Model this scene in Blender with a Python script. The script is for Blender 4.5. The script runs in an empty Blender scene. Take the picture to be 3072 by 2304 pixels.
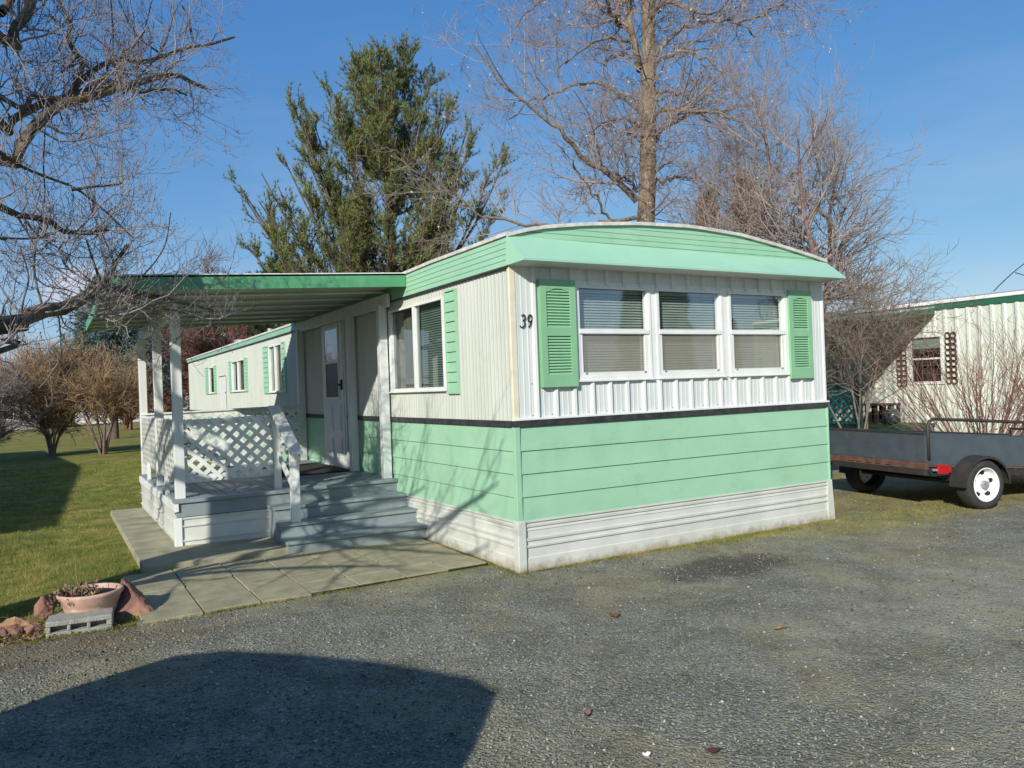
import bpy, bmesh, math, random
import numpy as np
from mathutils import Vector, Matrix

S = bpy.context.scene
C = S.collection
# ------------------------------------------------------------ camera, sky, sun, exposure
YAW, PITCH, ROLL = 0.5291, 0.0051, -0.0362
cam_d = bpy.data.cameras.new('camera'); cam = bpy.data.objects.new('camera', cam_d); C.objects.link(cam)
_fw = Vector((math.sin(YAW)*math.cos(PITCH), math.cos(YAW)*math.cos(PITCH), math.sin(PITCH)))
_rt = Vector((math.cos(YAW), -math.sin(YAW), 0)); _up = _rt.cross(_fw)
_r2 = _rt*math.cos(ROLL)+_up*math.sin(ROLL); _u2 = -_rt*math.sin(ROLL)+_up*math.cos(ROLL)
m = Matrix((( _r2.x,_u2.x,-_fw.x,-3.1341),( _r2.y,_u2.y,-_fw.y,-5.3309),( _r2.z,_u2.z,-_fw.z,1.4448),(0,0,0,1)))
cam.matrix_world = m
cam_d.sensor_width = 36; cam_d.lens = 27.86; cam_d.clip_start = 0.05; cam_d.clip_end = 9000
S.camera = cam

SUN_AZ, SUN_EL = math.radians(37.5), math.radians(26.5)      # direction the light travels in plan, and its height
W = bpy.data.worlds.new("World"); S.world = W; W.use_nodes = True
nt = W.node_tree; N = nt.nodes; LK = nt.links
for n in list(N): N.remove(n)
sky = N.new('ShaderNodeTexSky'); sky.sky_type = 'NISHITA'; sky.sun_disc = False
sky.sun_elevation = SUN_EL
sky.sun_rotation = math.atan2(-math.cos(SUN_AZ), -math.sin(SUN_AZ)) % (2*math.pi)
sky.air_density = 1.0; sky.dust_density = 0.6; sky.ozone_density = 2.5; sky.altitude = 700
tc = N.new('ShaderNodeTexCoord')
mp = N.new('ShaderNodeMapping'); mp.inputs['Scale'].default_value = (1.2, 1.2, 5.5)
LK.new(tc.outputs['Generated'], mp.inputs['Vector'])
nz = N.new('ShaderNodeTexNoise'); nz.inputs['Scale'].default_value = 2.2; nz.inputs['Detail'].default_value = 6; nz.inputs['Roughness'].default_value = .55
LK.new(mp.outputs['Vector'], nz.inputs['Vector'])
cr = N.new('ShaderNodeValToRGB'); cr.color_ramp.elements[0].position = .44; cr.color_ramp.elements[1].position = .85
cr.color_ramp.elements[0].color = (0,0,0,1); cr.color_ramp.elements[1].color = (.42,.42,.42,1)
LK.new(nz.outputs['Fac'], cr.inputs['Fac'])
sx = N.new('ShaderNodeSeparateXYZ'); LK.new(tc.outputs['Generated'], sx.inputs[0])
mr = N.new('ShaderNodeMapRange'); mr.inputs['From Min'].default_value = .0; mr.inputs['From Max'].default_value = .45
mr.inputs['To Min'].default_value = 1.0; mr.inputs['To Max'].default_value = 0.0
LK.new(sx.outputs['Z'], mr.inputs['Value'])
mm = N.new('ShaderNodeMath'); mm.operation = 'MULTIPLY'; LK.new(cr.outputs['Color'], mm.inputs[0]); LK.new(mr.outputs[0], mm.inputs[1])
# one small cumulus low over the lawn
vd = N.new('ShaderNodeVectorMath'); vd.operation = 'SUBTRACT'; vd.inputs[1].default_value = (0.035, 0.991, 0.128)
LK.new(tc.outputs['Generated'], vd.inputs[0])
vm = N.new('ShaderNodeVectorMath'); vm.operation = 'MULTIPLY'; vm.inputs[1].default_value = (1, 1, 1.7); LK.new(vd.outputs[0], vm.inputs[0])
vl = N.new('ShaderNodeVectorMath'); vl.operation = 'LENGTH'; LK.new(vm.outputs[0], vl.inputs[0])
n2 = N.new('ShaderNodeTexNoise'); n2.inputs['Scale'].default_value = 28; n2.inputs['Detail'].default_value = 5; LK.new(tc.outputs['Generated'], n2.inputs['Vector'])
ma = N.new('ShaderNodeMath'); ma.operation = 'MULTIPLY_ADD'; ma.inputs[1].default_value = .07; LK.new(n2.outputs['Fac'], ma.inputs[0]); LK.new(vl.outputs['Value'], ma.inputs[2])
mr2 = N.new('ShaderNodeMapRange'); mr2.inputs['From Min'].default_value = .055; mr2.inputs['From Max'].default_value = .085; mr2.inputs['To Min'].default_value = .75; mr2.inputs['To Max'].default_value = 0
LK.new(ma.outputs[0], mr2.inputs['Value'])
mx_ = N.new('ShaderNodeMath'); mx_.operation = 'MAXIMUM'; LK.new(mm.outputs[0], mx_.inputs[0]); LK.new(mr2.outputs[0], mx_.inputs[1])
mix = N.new('ShaderNodeMixRGB'); LK.new(mx_.outputs[0], mix.inputs['Fac']); LK.new(sky.outputs[0], mix.inputs[1]); mix.inputs[2].default_value = (8.2, 8.6, 9.0, 1)
hs = N.new('ShaderNodeHueSaturation'); hs.inputs['Saturation'].default_value = 1.22; hs.inputs['Hue'].default_value = .495
LK.new(mix.outputs[0], hs.inputs['Color'])
sp = N.new('ShaderNodeSeparateColor'); cb = N.new('ShaderNodeCombineColor'); LK.new(hs.outputs[0], sp.inputs[0])
for ch, (g_, k_) in enumerate(((.82, .811), (.68, 1.084), (.42, 2.14))):
    p_ = N.new('ShaderNodeMath'); p_.operation = 'POWER'; p_.inputs[1].default_value = g_; LK.new(sp.outputs[ch], p_.inputs[0])
    q_ = N.new('ShaderNodeMath'); q_.operation = 'MULTIPLY'; q_.inputs[1].default_value = k_; LK.new(p_.outputs[0], q_.inputs[0]); LK.new(q_.outputs[0], cb.inputs[ch])
bg = N.new('ShaderNodeBackground'); bg.inputs['Strength'].default_value = 0.145
LK.new(cb.outputs[0], bg.inputs['Color'])
ow = N.new('ShaderNodeOutputWorld'); LK.new(bg.outputs[0], ow.inputs['Surface'])

sun_d = bpy.data.lights.new('sun', 'SUN'); sun_d.energy = 5.0; sun_d.angle = math.radians(.53); sun_d.color = (1, .955, .87)
sun = bpy.data.objects.new('sun', sun_d); C.objects.link(sun)
LDIR = Vector((math.cos(SUN_EL)*math.cos(SUN_AZ), math.cos(SUN_EL)*math.sin(SUN_AZ), -math.sin(SUN_EL)))
sun.rotation_euler = LDIR.to_track_quat('-Z', 'Y').to_euler()
S.view_settings.view_transform = 'Standard'; S.view_settings.look = 'None'; S.view_settings.gamma = 1
S.view_settings.exposure = 0.10

# ------------------------------------------------------------ materials
def mat(name, c1, c2=None, scale=6, rough=.6, bump=0, bscale=40, stretch=(1,1,1), metal=0, spec=.5, spread=(.35,.65), detail=5, dirt=None, dscale=1.5, dpos=(.55,.75)):
    m = bpy.data.materials.new(name); m.use_nodes = True
    t = m.node_tree; p = t.nodes['Principled BSDF']; L = t.links
    p.inputs['Roughness'].default_value = rough; p.inputs['Metallic'].default_value = metal; p.inputs['Specular IOR Level'].default_value = spec
    c = t.nodes.new('ShaderNodeTexCoord'); mpn = t.nodes.new('ShaderNodeMapping'); mpn.inputs['Scale'].default_value = stretch
    L.new(c.outputs['Object'], mpn.inputs[0])
    if c2 is None: c2 = tuple(x*.88 for x in c1)
    n = t.nodes.new('ShaderNodeTexNoise'); n.inputs['Scale'].default_value = scale; n.inputs['Detail'].default_value = detail; n.inputs['Roughness'].default_value = .6
    L.new(mpn.outputs[0], n.inputs['Vector'])
    r = t.nodes.new('ShaderNodeValToRGB'); r.color_ramp.elements[0].position = spread[0]; r.color_ramp.elements[1].position = spread[1]
    r.color_ramp.elements[0].color = (*c2, 1); r.color_ramp.elements[1].color = (*c1, 1)
    L.new(n.outputs['Fac'], r.inputs['Fac']); out = r.outputs['Color']
    if dirt:
        d = t.nodes.new('ShaderNodeTexNoise'); d.inputs['Scale'].default_value = dscale; d.inputs['Detail'].default_value = 8; d.inputs['Roughness'].default_value = .7
        L.new(c.outputs['Object'], d.inputs['Vector'])
        q = t.nodes.new('ShaderNodeMapRange'); q.inputs['From Min'].default_value = dpos[0]; q.inputs['From Max'].default_value = dpos[1]; L.new(d.outputs['Fac'], q.inputs['Value'])
        x = t.nodes.new('ShaderNodeMixRGB'); L.new(q.outputs[0], x.inputs['Fac']); L.new(out, x.inputs[1]); x.inputs[2].default_value = (*dirt, 1); out = x.outputs[0]
    L.new(out, p.inputs['Base Color'])
    if bump:
        b = t.nodes.new('ShaderNodeTexNoise'); b.inputs['Scale'].default_value = bscale; b.inputs['Detail'].default_value = 4; L.new(mpn.outputs[0], b.inputs['Vector'])
        bb = t.nodes.new('ShaderNodeBump'); bb.inputs['Strength'].default_value = bump; bb.inputs['Distance'].default_value = .01
        L.new(b.outputs['Fac'], bb.inputs['Height']); L.new(bb.outputs[0], p.inputs['Normal'])
    return m

def island_mat(name, cols, rough=.7, trans=0, spec=.3):
    """colour differs from leaf to leaf / stone to stone"""
    m = bpy.data.materials.new(name); m.use_nodes = True
    t = m.node_tree; p = t.nodes['Principled BSDF']; L = t.links
    p.inputs['Roughness'].default_value = rough; p.inputs['Specular IOR Level'].default_value = spec
    g = t.nodes.new('ShaderNodeNewGeometry'); r = t.nodes.new('ShaderNodeValToRGB')
    e = r.color_ramp.elements
    while len(e) < len(cols): e.new(.5)
    for i, (pos, c) in enumerate(cols): e[i].position = pos; e[i].color = (*c, 1)
    L.new(g.outputs['Random Per Island'], r.inputs['Fac']); L.new(r.outputs['Color'], p.inputs['Base Color'])
    if trans:
        tr = t.nodes.new('ShaderNodeBsdfTranslucent'); L.new(r.outputs['Color'], tr.inputs['Color'])
        mx = t.nodes.new('ShaderNodeMixShader'); mx.inputs[0].default_value = trans
        L.new(p.outputs[0], mx.inputs[1]); L.new(tr.outputs[0], mx.inputs[2]); L.new(mx.outputs[0], t.nodes['Material Output'].inputs['Surface'])
    return m

def glass_mat(name, tint=(.88,.94,.92), ior=.22):
    m = bpy.data.materials.new(name); m.use_nodes = True; t = m.node_tree; L = t.links
    for n in list(t.nodes): t.nodes.remove(n)
    o = t.nodes.new('ShaderNodeOutputMaterial'); a = t.nodes.new('ShaderNodeBsdfTransparent'); a.inputs[0].default_value = (*tint, 1)
    g = t.nodes.new('ShaderNodeBsdfGlossy'); g.inputs['Roughness'].default_value = .01; g.inputs['Color'].default_value = (.95,1,1,1)
    lw = t.nodes.new('ShaderNodeLayerWeight'); lw.inputs['Blend'].default_value = .5
    pw = t.nodes.new('ShaderNodeMath'); pw.operation = 'POWER'; pw.inputs[1].default_value = 4.0; L.new(lw.outputs['Facing'], pw.inputs[0])
    f = t.nodes.new('ShaderNodeMath'); f.operation = 'MULTIPLY_ADD'; f.inputs[1].default_value = 1-ior; f.inputs[2].default_value = ior; L.new(pw.outputs[0], f.inputs[0])
    x = t.nodes.new('ShaderNodeMixShader'); L.new(f.outputs[0], x.inputs[0]); L.new(a.outputs[0], x.inputs[1]); L.new(g.outputs[0], x.inputs[2]); L.new(x.outputs[0], o.inputs[0])
    return m

def screen_mat(name, col, cover):
    m = bpy.data.materials.new(name); m.use_nodes = True; t = m.node_tree; L = t.links
    p = t.nodes['Principled BSDF']; p.inputs['Base Color'].default_value = (*col, 1); p.inputs['Roughness'].default_value = .8
    a = t.nodes.new('ShaderNodeBsdfTransparent'); x = t.nodes.new('ShaderNodeMixShader'); x.inputs[0].default_value = cover
    L.new(a.outputs[0], x.inputs[1]); L.new(p.outputs[0], x.inputs[2]); L.new(x.outputs[0], t.nodes['Material Output'].inputs['Surface'])
    return m

MINT = mat('mint_paint', (.32,.56,.375), (.285,.515,.335), 2.2, .42, .40, 4, (1,1,1.6), dirt=(.23,.38,.255), dscale=2.8, dpos=(.55,.88))
MINTB = mat('mint_visor_paint', (.35,.60,.43), (.31,.56,.39), 3, .4)
SHUT = mat('shutter_green', (.235,.47,.265), (.21,.43,.24), 5, .45, .1, 60)
FASC = mat('porch_fascia_green', (.10,.33,.16), (.075,.27,.13), 3, .5, .15, 30, dirt=(.17,.42,.24), dscale=1.8)
WHITE = mat('white_trim_paint', (.76,.77,.74), (.68,.70,.66), 4, .4, .1, 60)
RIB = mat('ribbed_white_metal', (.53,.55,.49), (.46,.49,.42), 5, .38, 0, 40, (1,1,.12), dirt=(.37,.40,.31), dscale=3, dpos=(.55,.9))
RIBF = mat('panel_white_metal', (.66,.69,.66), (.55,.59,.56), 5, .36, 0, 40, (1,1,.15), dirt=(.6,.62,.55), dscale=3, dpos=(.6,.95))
SKIRT = mat('white_skirting', (.615,.625,.565), (.52,.54,.475), 3, .42, .06, 30, (1,1,1), dirt=(.50,.45,.36), dscale=4, dpos=(.6,.9))
def mud(m, col, top=.10, nscale=9):
    """mud splashed up from the ground: a ragged band of real dirt"""
    t = m.node_tree; p = t.nodes['Principled BSDF']; src = p.inputs['Base Color'].links[0].from_socket
    c = t.nodes.new('ShaderNodeTexCoord'); s = t.nodes.new('ShaderNodeSeparateXYZ'); t.links.new(c.outputs['Object'], s.inputs[0])
    n = t.nodes.new('ShaderNodeTexNoise'); n.inputs['Scale'].default_value = nscale; n.inputs['Detail'].default_value = 8; n.inputs['Roughness'].default_value = .75; t.links.new(c.outputs['Object'], n.inputs['Vector'])
    a = t.nodes.new('ShaderNodeMath'); a.operation = 'MULTIPLY_ADD'; a.inputs[1].default_value = -top*2.6; t.links.new(n.outputs['Fac'], a.inputs[0]); t.links.new(s.outputs['Z'], a.inputs[2])
    r = t.nodes.new('ShaderNodeMapRange'); r.inputs['From Min'].default_value = -top*1.3; r.inputs['From Max'].default_value = -top*.55; r.inputs['To Min'].default_value = .8; r.inputs['To Max'].default_value = 0; t.links.new(a.outputs[0], r.inputs['Value'])
    x = t.nodes.new('ShaderNodeMixRGB'); t.links.new(r.outputs[0], x.inputs[0]); t.links.new(src, x.inputs[1]); x.inputs[2].default_value = (*col, 1); t.links.new(x.outputs[0], p.inputs['Base Color'])
mud(SKIRT, (.30,.22,.14))
BAND = mat('black_trim', (.018,.018,.02), (.05,.05,.05), 12, .45, dirt=(.12,.12,.12), dscale=6, dpos=(.6,.9))
CREAM = mat('cream_corner', (.72,.68,.52), (.63,.58,.43), 6, .5)
ROOFW = mat('roof_white', (.68,.66,.62), (.5,.46,.41), 14, .6, .2, 30)
ROOFG = mat('roof_coating', (.45,.43,.40), (.28,.25,.21), 7, .8, .3, 20)
WOODW = mat('painted_wood_white', (.70,.72,.69), (.60,.62,.59), 4, .5, .25, 24, (1,1,.2), dirt=(.55,.55,.48), dscale=5, dpos=(.62,.85))
LATW = mat('lattice_white', (.72,.73,.69), (.62,.63,.58), 8, .5, dirt=(.55,.53,.45), dscale=7, dpos=(.6,.85))
DECKG = mat('deck_grey_paint', (.225,.27,.275), (.185,.225,.23), 5, .5, .2, 30, (1,.25,1), dirt=(.30,.33,.32), dscale=6, dpos=(.6,.9))
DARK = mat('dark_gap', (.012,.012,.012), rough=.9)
CEILP = mat('porch_ceiling', (.36,.40,.30), (.30,.34,.25), 5, .6)
INTER = mat('interior_wall', (.10,.09,.075), rough=.9)
BLIND = mat('blind_slats', (.40,.44,.39), (.33,.37,.33), 5, .5)
CURT = mat('curtain_tan', (.36,.31,.25), (.27,.23,.18), 3, .9, stretch=(8,8,.3))
GLASS = glass_mat('window_glass'); GLASS2 = glass_mat('side_window_glass', (.52,.60,.58), .10)
SCREEN = screen_mat('insect_screen_mesh', (.38,.35,.27), .42)
DOORW = mat('door_white', (.66,.68,.67), (.58,.60,.60), 4, .45)
BLACKM = mat('black_metal', (.01,.01,.012), rough=.4)
MATR = mat('door_mat_fibre', (.045,.036,.03), (.025,.02,.018), 60, .95, .5, 200)
GALV = mat('galvanised', (.55,.56,.56), (.42,.43,.44), 12, .35, metal=.6)
CONC = mat('concrete', (.37,.34,.225), (.28,.255,.165), 5, .85, .35, 60, dirt=(.15,.145,.10), dscale=2.6, dpos=(.5,.8))
PAVE = mat('paver_concrete', (.355,.32,.20), (.265,.235,.145), 7, .88, .4, 70, dirt=(.19,.175,.10), dscale=3.3, dpos=(.48,.78))
BLOCK = mat('cinder_block_grey', (.36,.35,.30), (.26,.255,.21), 25, .95, .8, 120)
TERRA = mat('pot_terracotta', (.56,.36,.27), (.44,.27,.20), 6, .75, .2, 50, dirt=(.66,.58,.50), dscale=6)
SOIL = mat('soil', (.05,.035,.025), (.03,.02,.015), 30, .95, .8, 60)
ROCKR = mat('red_rock', (.30,.155,.105), (.17,.085,.065), 7, .9, .8, 22, dirt=(.30,.25,.15), dscale=7)
ROCKO = mat('orange_rock', (.38,.215,.10), (.27,.155,.085), 9, .9, .6, 22)
ROCKB = mat('grey_rock', (.17,.19,.19), (.10,.11,.12), 9, .9, .6, 22)
BARK = mat('bark_mossy', (.16,.125,.075), (.045,.037,.03), 14, .95, .9, 40, dirt=(.24,.16,.045), dscale=7, dpos=(.55,.7))
TWIG = mat('grey_twig', (.30,.26,.235), (.19,.15,.14), 6, .9)
TWIGT = mat('pale_twig', (.36,.29,.25), (.25,.195,.16), 3, .9)
BARKM = mat('tall_tree_bark', (.27,.21,.145), (.12,.09,.065), 9, .95, .9, 22, (1,1,.35))
BARKR = mat('thin_tree_bark', (.24,.17,.15), (.15,.10,.09), 5, .9)
BARKP = mat('pine_bark', (.15,.10,.075), (.07,.05,.04), 10, .95, .6, 20)
RUST = mat('rusty_steel', (.16,.075,.045), (.07,.04,.03), 8, .85, .4, 60, dirt=(.03,.035,.04), dscale=5)
TRBLUE = mat('trailer_dark_paint', (.066,.085,.098), (.050,.066,.078), 6, .55, .1, 80, dirt=(.11,.10,.085), dscale=7, dpos=(.58,.8))
TRBLK = mat('trailer_black', (.022,.022,.022), (.04,.035,.03), 9, .6)
TYRE = mat('tyre_rubber', (.035,.035,.034), (.022,.022,.022), 9, .85, .3, 120)
RIMW = mat('rim_white', (.80,.80,.78), (.72,.72,.70), 6, .35)
RED = mat('red_lens', (.45,.012,.015), (.35,.01,.01), 4, .2)
TEAL = mat('dark_teal_paint', (.012,.055,.048), (.009,.04,.036), 4, .5)
TEAL2 = mat('teal_lattice', (.02,.16,.17), (.015,.12,.13), 4, .5)
NWALL = mat('neighbour_wall', (.66,.70,.62), (.56,.60,.52), 4, .45, stretch=(1,1,.2))
CARPET = mat('green_carpet', (.03,.11,.04), (.02,.075,.03), 6, .95, .4, 100)
BROWNW = mat('brown_wood', (.055,.03,.022), (.035,.02,.015), 8, .7)
LATB = mat('brown_lattice', (.09,.045,.03), (.06,.032,.02), 8, .7)
CARP = mat('van_paint', (.03,.035,.045), rough=.3)

# ------------------------------------------------------------ mesh helpers
class MB:
    def __init__(s, F=None): s.v = []; s.f = []; s.F = F
    def _p(s, p): return tuple(s.F(*p)) if s.F else tuple(p)
    def add(s, vs, fs):
        s.marks = getattr(s, 'marks', [])+[(len(s.v), len(s.f))]
        o = len(s.v); s.v += [s._p(p) for p in vs]; s.f += [tuple(i+o for i in f) for f in fs]; return s
    def box(s, x0, x1, y0, y1, z0, z1):
        return s.add([(x0,y0,z0),(x1,y0,z0),(x1,y1,z0),(x0,y1,z0),(x0,y0,z1),(x1,y0,z1),(x1,y1,z1),(x0,y1,z1)],
                     [(0,3,2,1),(4,5,6,7),(0,1,5,4),(1,2,6,5),(2,3,7,6),(3,0,4,7)])
    def quad(s, *p): return s.add(p, [tuple(range(len(p)))])
    def prism(s, poly, vec):
        n = len(poly); a = [tuple(p) for p in poly]; b = [tuple(p[i]+vec[i] for i in range(3)) for p in poly]
        return s.add(a+b, [tuple(range(n))[::-1], tuple(range(n, 2*n))]+[(i,(i+1)%n,(i+1)%n+n,i+n) for i in range(n)])
    def bar(s, p0, p1, w, h, up=(0,0,1)):
        a = Vector(p0); b = Vector(p1); d = (b-a).normalized(); u = Vector(up); sd = d.cross(u)
        if sd.length < 1e-4: sd = d.cross(Vector((1,0,0)))
        sd.normalize(); u2 = sd.cross(d).normalized()
        sd *= w/2; u2 *= h/2
        vs = [a-sd-u2,a+sd-u2,a+sd+u2,a-sd+u2,b-sd-u2,b+sd-u2,b+sd+u2,b-sd+u2]
        return s.add([tuple(x) for x in vs], [(0,3,2,1),(4,5,6,7),(0,1,5,4),(1,2,6,5),(2,3,7,6),(3,0,4,7)])
    def tube(s, pts, r, n=10, cap=True):
        P = [Vector(p) for p in pts]; K = len(P); rr = r if isinstance(r, (list, tuple)) else [r]*K
        o = []; ref = None
        for i in range(K):
            t = (P[min(i+1,K-1)]-P[max(i-1,0)]).normalized()
            if ref is None: ref = t.orthogonal().normalized()
            ref = (ref-t*ref.dot(t)).normalized(); b = t.cross(ref)
            for j in range(n):
                a = 2*math.pi*j/n; o.append(tuple(P[i]+(ref*math.cos(a)+b*math.sin(a))*rr[i]))
        f = [(i*n+j, i*n+(j+1)%n, (i+1)*n+(j+1)%n, (i+1)*n+j) for i in range(K-1) for j in range(n)]
        if cap: f += [tuple(range(n))[::-1], tuple(range((K-1)*n, K*n))]
        return s.add(o, f)
    def lathe(s, prof, c, axis=(0,0,1), n=32):
        ax = Vector(axis).normalized(); u = ax.orthogonal().normalized(); w = ax.cross(u); c = Vector(c); o = []
        for r, z in prof:
            for j in range(n):
                a = 2*math.pi*j/n; o.append(tuple(c+ax*z+(u*math.cos(a)+w*math.sin(a))*r))
        K = len(prof)
        return s.add(o, [(i*n+j, i*n+(j+1)%n, (i+1)*n+(j+1)%n, (i+1)*n+j) for i in range(K-1) for j in range(n)])
    def each(s, name, m, parent=None, **k):
        mk = s.marks+[(len(s.v), len(s.f))]; out = []
        for (v0, f0), (v1, f1) in zip(mk, mk[1:]):
            q = MB(); q.v = s.v[v0:v1]; q.f = [tuple(i-v0 for i in f) for f in s.f[f0:f1]]; out.append(q.build(name, m, parent, **k))
        return out
    def build(s, name, m, parent=None, bevel=0, smooth=False, local=False, fix=True):
        me = bpy.data.meshes.new(name); me.from_pydata(s.v, [], s.f)
        if fix and len(s.f) < 60000:
            b = bmesh.new(); b.from_mesh(me); bmesh.ops.recalc_face_normals(b, faces=b.faces); b.to_mesh(me); b.free()
        me.materials.append(m)
        if smooth: me.polygons.foreach_set('use_smooth', [True]*len(me.polygons))
        o = bpy.data.objects.new(name, me); C.objects.link(o)
        if parent is not None:
            o.parent = parent
            if parent.type == 'EMPTY' and not local: o.location = -parent.location
        if bevel:
            bv = o.modifiers.new('bevel', 'BEVEL'); bv.width = bevel; bv.segments = 2; bv.limit_method = 'ANGLE'
        return o

def tag(o, label=None, cat=None, group=None, kind=None):
    if label: o['label'] = label
    if cat: o['category'] = cat
    if group: o['group'] = group
    if kind: o['kind'] = kind
    return o
def thing(name, label, cat, loc=(0,0,0), rz=0, group=None):
    o = bpy.data.objects.new(name, None); C.objects.link(o); o.location = loc; o.rotation_euler = (0,0,rz); o.empty_display_size = .2
    return tag(o, label, cat, group)
def np_obj(name, V, F, m, parent=None, smooth=False, local=False):
    """fast mesh from arrays; F is (n,k)"""
    V = np.asarray(V, np.float32); F = np.asarray(F, np.int32); k = F.shape[1]
    me = bpy.data.meshes.new(name); me.vertices.add(len(V)); me.vertices.foreach_set('co', V.ravel())
    me.loops.add(F.size); me.loops.foreach_set('vertex_index', F.ravel())
    me.polygons.add(len(F)); me.polygons.foreach_set('loop_start', np.arange(0, F.size, k, dtype=np.int32))
    me.polygons.foreach_set('loop_total', np.full(len(F), k, np.int32))
    if smooth: me.polygons.foreach_set('use_smooth', np.ones(len(F), bool))
    me.update(calc_edges=True); me.materials.append(m)
    o = bpy.data.objects.new(name, me); C.objects.link(o)
    if parent is not None:
        o.parent = parent
        if parent.type == 'EMPTY' and not local: o.location = -parent.location
    return o
def copy_tree(o, parent=None):
    c = o.copy(); C.objects.link(c); c.parent = parent
    for ch in o.children: copy_tree(ch, c)
    return c

# wall frames: (along, up, out)
FRONT = lambda a, b, c: (a, -c, b)
SIDE = lambda a, b, c: (-c, a, b)

def ribbed(F, a0, a1, b0, b1, prof, period, holes=()):
    """vertical ribs: prof = [(offset along, out)] repeated every period; holes = (a0,a1,b0,b1)"""
    pts = []; k = 0; n = int(math.ceil((a1-a0)/period))
    for i in range(n):
        for da, c in prof:
            a = a0+i*period+da
            if a <= a1: pts.append((a, c))
    pts.append((a1, 0))
    ext = set([a0, a1]);
    for h in holes: ext |= {h[0], h[1]}
    q = []
    pts.sort()
    for (x0, c0), (x1, c1) in zip(pts, pts[1:]):
        q.append((x0, c0))
        for e in sorted(ext):
            if x0+1e-5 < e < x1-1e-5: q.append((e, c0+(c1-c0)*(e-x0)/(x1-x0)))
    q.append(pts[-1])
    mb = MB(F)
    for (x0, c0), (x1, c1) in zip(q, q[1:]):
        if x1-x0 < 1e-6 and abs(c1-c0) < 1e-6: continue
        mid = (x0+x1)/2; seg = [(b0, b1)]
        for h in holes:
            if h[0] < mid < h[1]:
                ns = []
                for s0, s1 in seg:
                    if h[2] > s0: ns.append((s0, min(h[2], s1)))
                    if h[3] < s1: ns.append((max(h[3], s0), s1))
                seg = [t for t in ns if t[1]-t[0] > 1e-4]
        for s0, s1 in seg: mb.quad((x0,s0,c0),(x1,s0,c1),(x1,s1,c1),(x0,s1,c0))
    return mb

def lapped(F, a0, a1, prof):
    """horizontal profile [(z, out)] swept along the wall"""
    mb = MB(F)
    for (z0, c0), (z1, c1) in zip(prof, prof[1:]): mb.quad((a0,z0,c0),(a1,z0,c0),(a1,z1,c1),(a0,z1,c1))
    return mb
def lap_prof(zs, depth=.014, base=0.0):
    p = []
    for z0, z1 in zip(zs, zs[1:]): p += [(z0, base+depth), (z1-.006, base+.003), (z1-.006, base-.004), (z1, base-.004)]
    return p

def lattice(F, a0, a1, b0, b1, sp=.1, w=.036, th=.006, off=0.0):
    mb = MB(F)
    for layer, sg in ((0, 1), (1, -1)):
        d = sp*math.sqrt(2)/1.0
        n0 = -int((b1-b0)/d)-2; n1 = int((a1-a0+b1-b0)/d)+2
        for i in range(n0, n1):
            s = i*d
            # line: a = a0+s+t, b = b0+t (sg 1) or b = b1-t (sg -1)
            t0 = max(0, -s); t1 = min(b1-b0, a1-a0-s)
            if t1-t0 < .03: continue
            pa = (a0+s+t0, b0+t0 if sg > 0 else b1-t0); pb = (a0+s+t1, b0+t1 if sg > 0 else b1-t1)
            dx, dy = pb[0]-pa[0], pb[1]-pa[1]; L = math.hypot(dx, dy); nx, ny = -dy/L*w/2, dx/L*w/2
            c = off+layer*th*1.02
            mb.prism([(pa[0]+nx,pa[1]+ny,c),(pb[0]+nx,pb[1]+ny,c),(pb[0]-nx,pb[1]-ny,c),(pa[0]-nx,pa[1]-ny,c)], (0,0,th))
    return mb

# ------------------------------------------------------------ trees
def tubes(P, R, n):
    """P (N,K,3), R (N,K) -> verts, quads"""
    Nn, K, _ = P.shape
    T = np.empty_like(P); T[:,1:-1] = P[:,2:]-P[:,:-2]; T[:,0] = P[:,1]-P[:,0]; T[:,-1] = P[:,-1]-P[:,-2]
    T /= np.linalg.norm(T, axis=2, keepdims=True)+1e-9
    ref = np.array([.31,.43,.85]); A = np.cross(T, ref); A /= np.linalg.norm(A, axis=2, keepdims=True)+1e-9; B = np.cross(T, A)
    an = np.arange(n)*2*np.pi/n
    V = P[:,:,None,:]+R[:,:,None,None]*(A[:,:,None,:]*np.cos(an)[None,None,:,None]+B[:,:,None,:]*np.sin(an)[None,None,:,None])
    base = (np.arange(Nn)*K*n)[:,None,None]+(np.arange(K-1)*n)[None,:,None]
    j = np.arange(n)[None,None,:]; j2 = (j+1)%n
    F = np.stack([base+j, base+j2, base+n+j2, base+n+j], -1).reshape(-1,4)
    return V.reshape(-1,3), F
class TubeSet:
    def __init__(s): s.V = []; s.F = []; s.n = 0
    def add(s, P, R, n):
        V, F = tubes(np.asarray(P, float), np.asarray(R, float), n); s.V.append(V); s.F.append(F+s.n); s.n += len(V)
    def obj(s, name, m, parent, smooth=True, local=False): return np_obj(name, np.concatenate(s.V), np.concatenate(s.F), m, parent, smooth, local)
def resample(pts, K):
    P = np.array([p[:3] for p in pts], float); R = np.array([p[3] for p in pts], float)
    n = len(P)
    # Catmull-Rom for smooth limbs
    Pe = np.vstack([2*P[0]-P[1], P, 2*P[-1]-P[-2]]); u = np.linspace(0, n-1-1e-6, K); i = u.astype(int); f = (u-i)[:,None]
    p0, p1, p2, p3 = Pe[i], Pe[i+1], Pe[i+2], Pe[i+3]
    Q = .5*((2*p1)+(-p0+p2)*f+(2*p0-5*p1+4*p2-p3)*f**2+(-p0+3*p1-3*p2+p3)*f**3)
    return Q, np.interp(u, np.arange(n), R)
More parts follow.
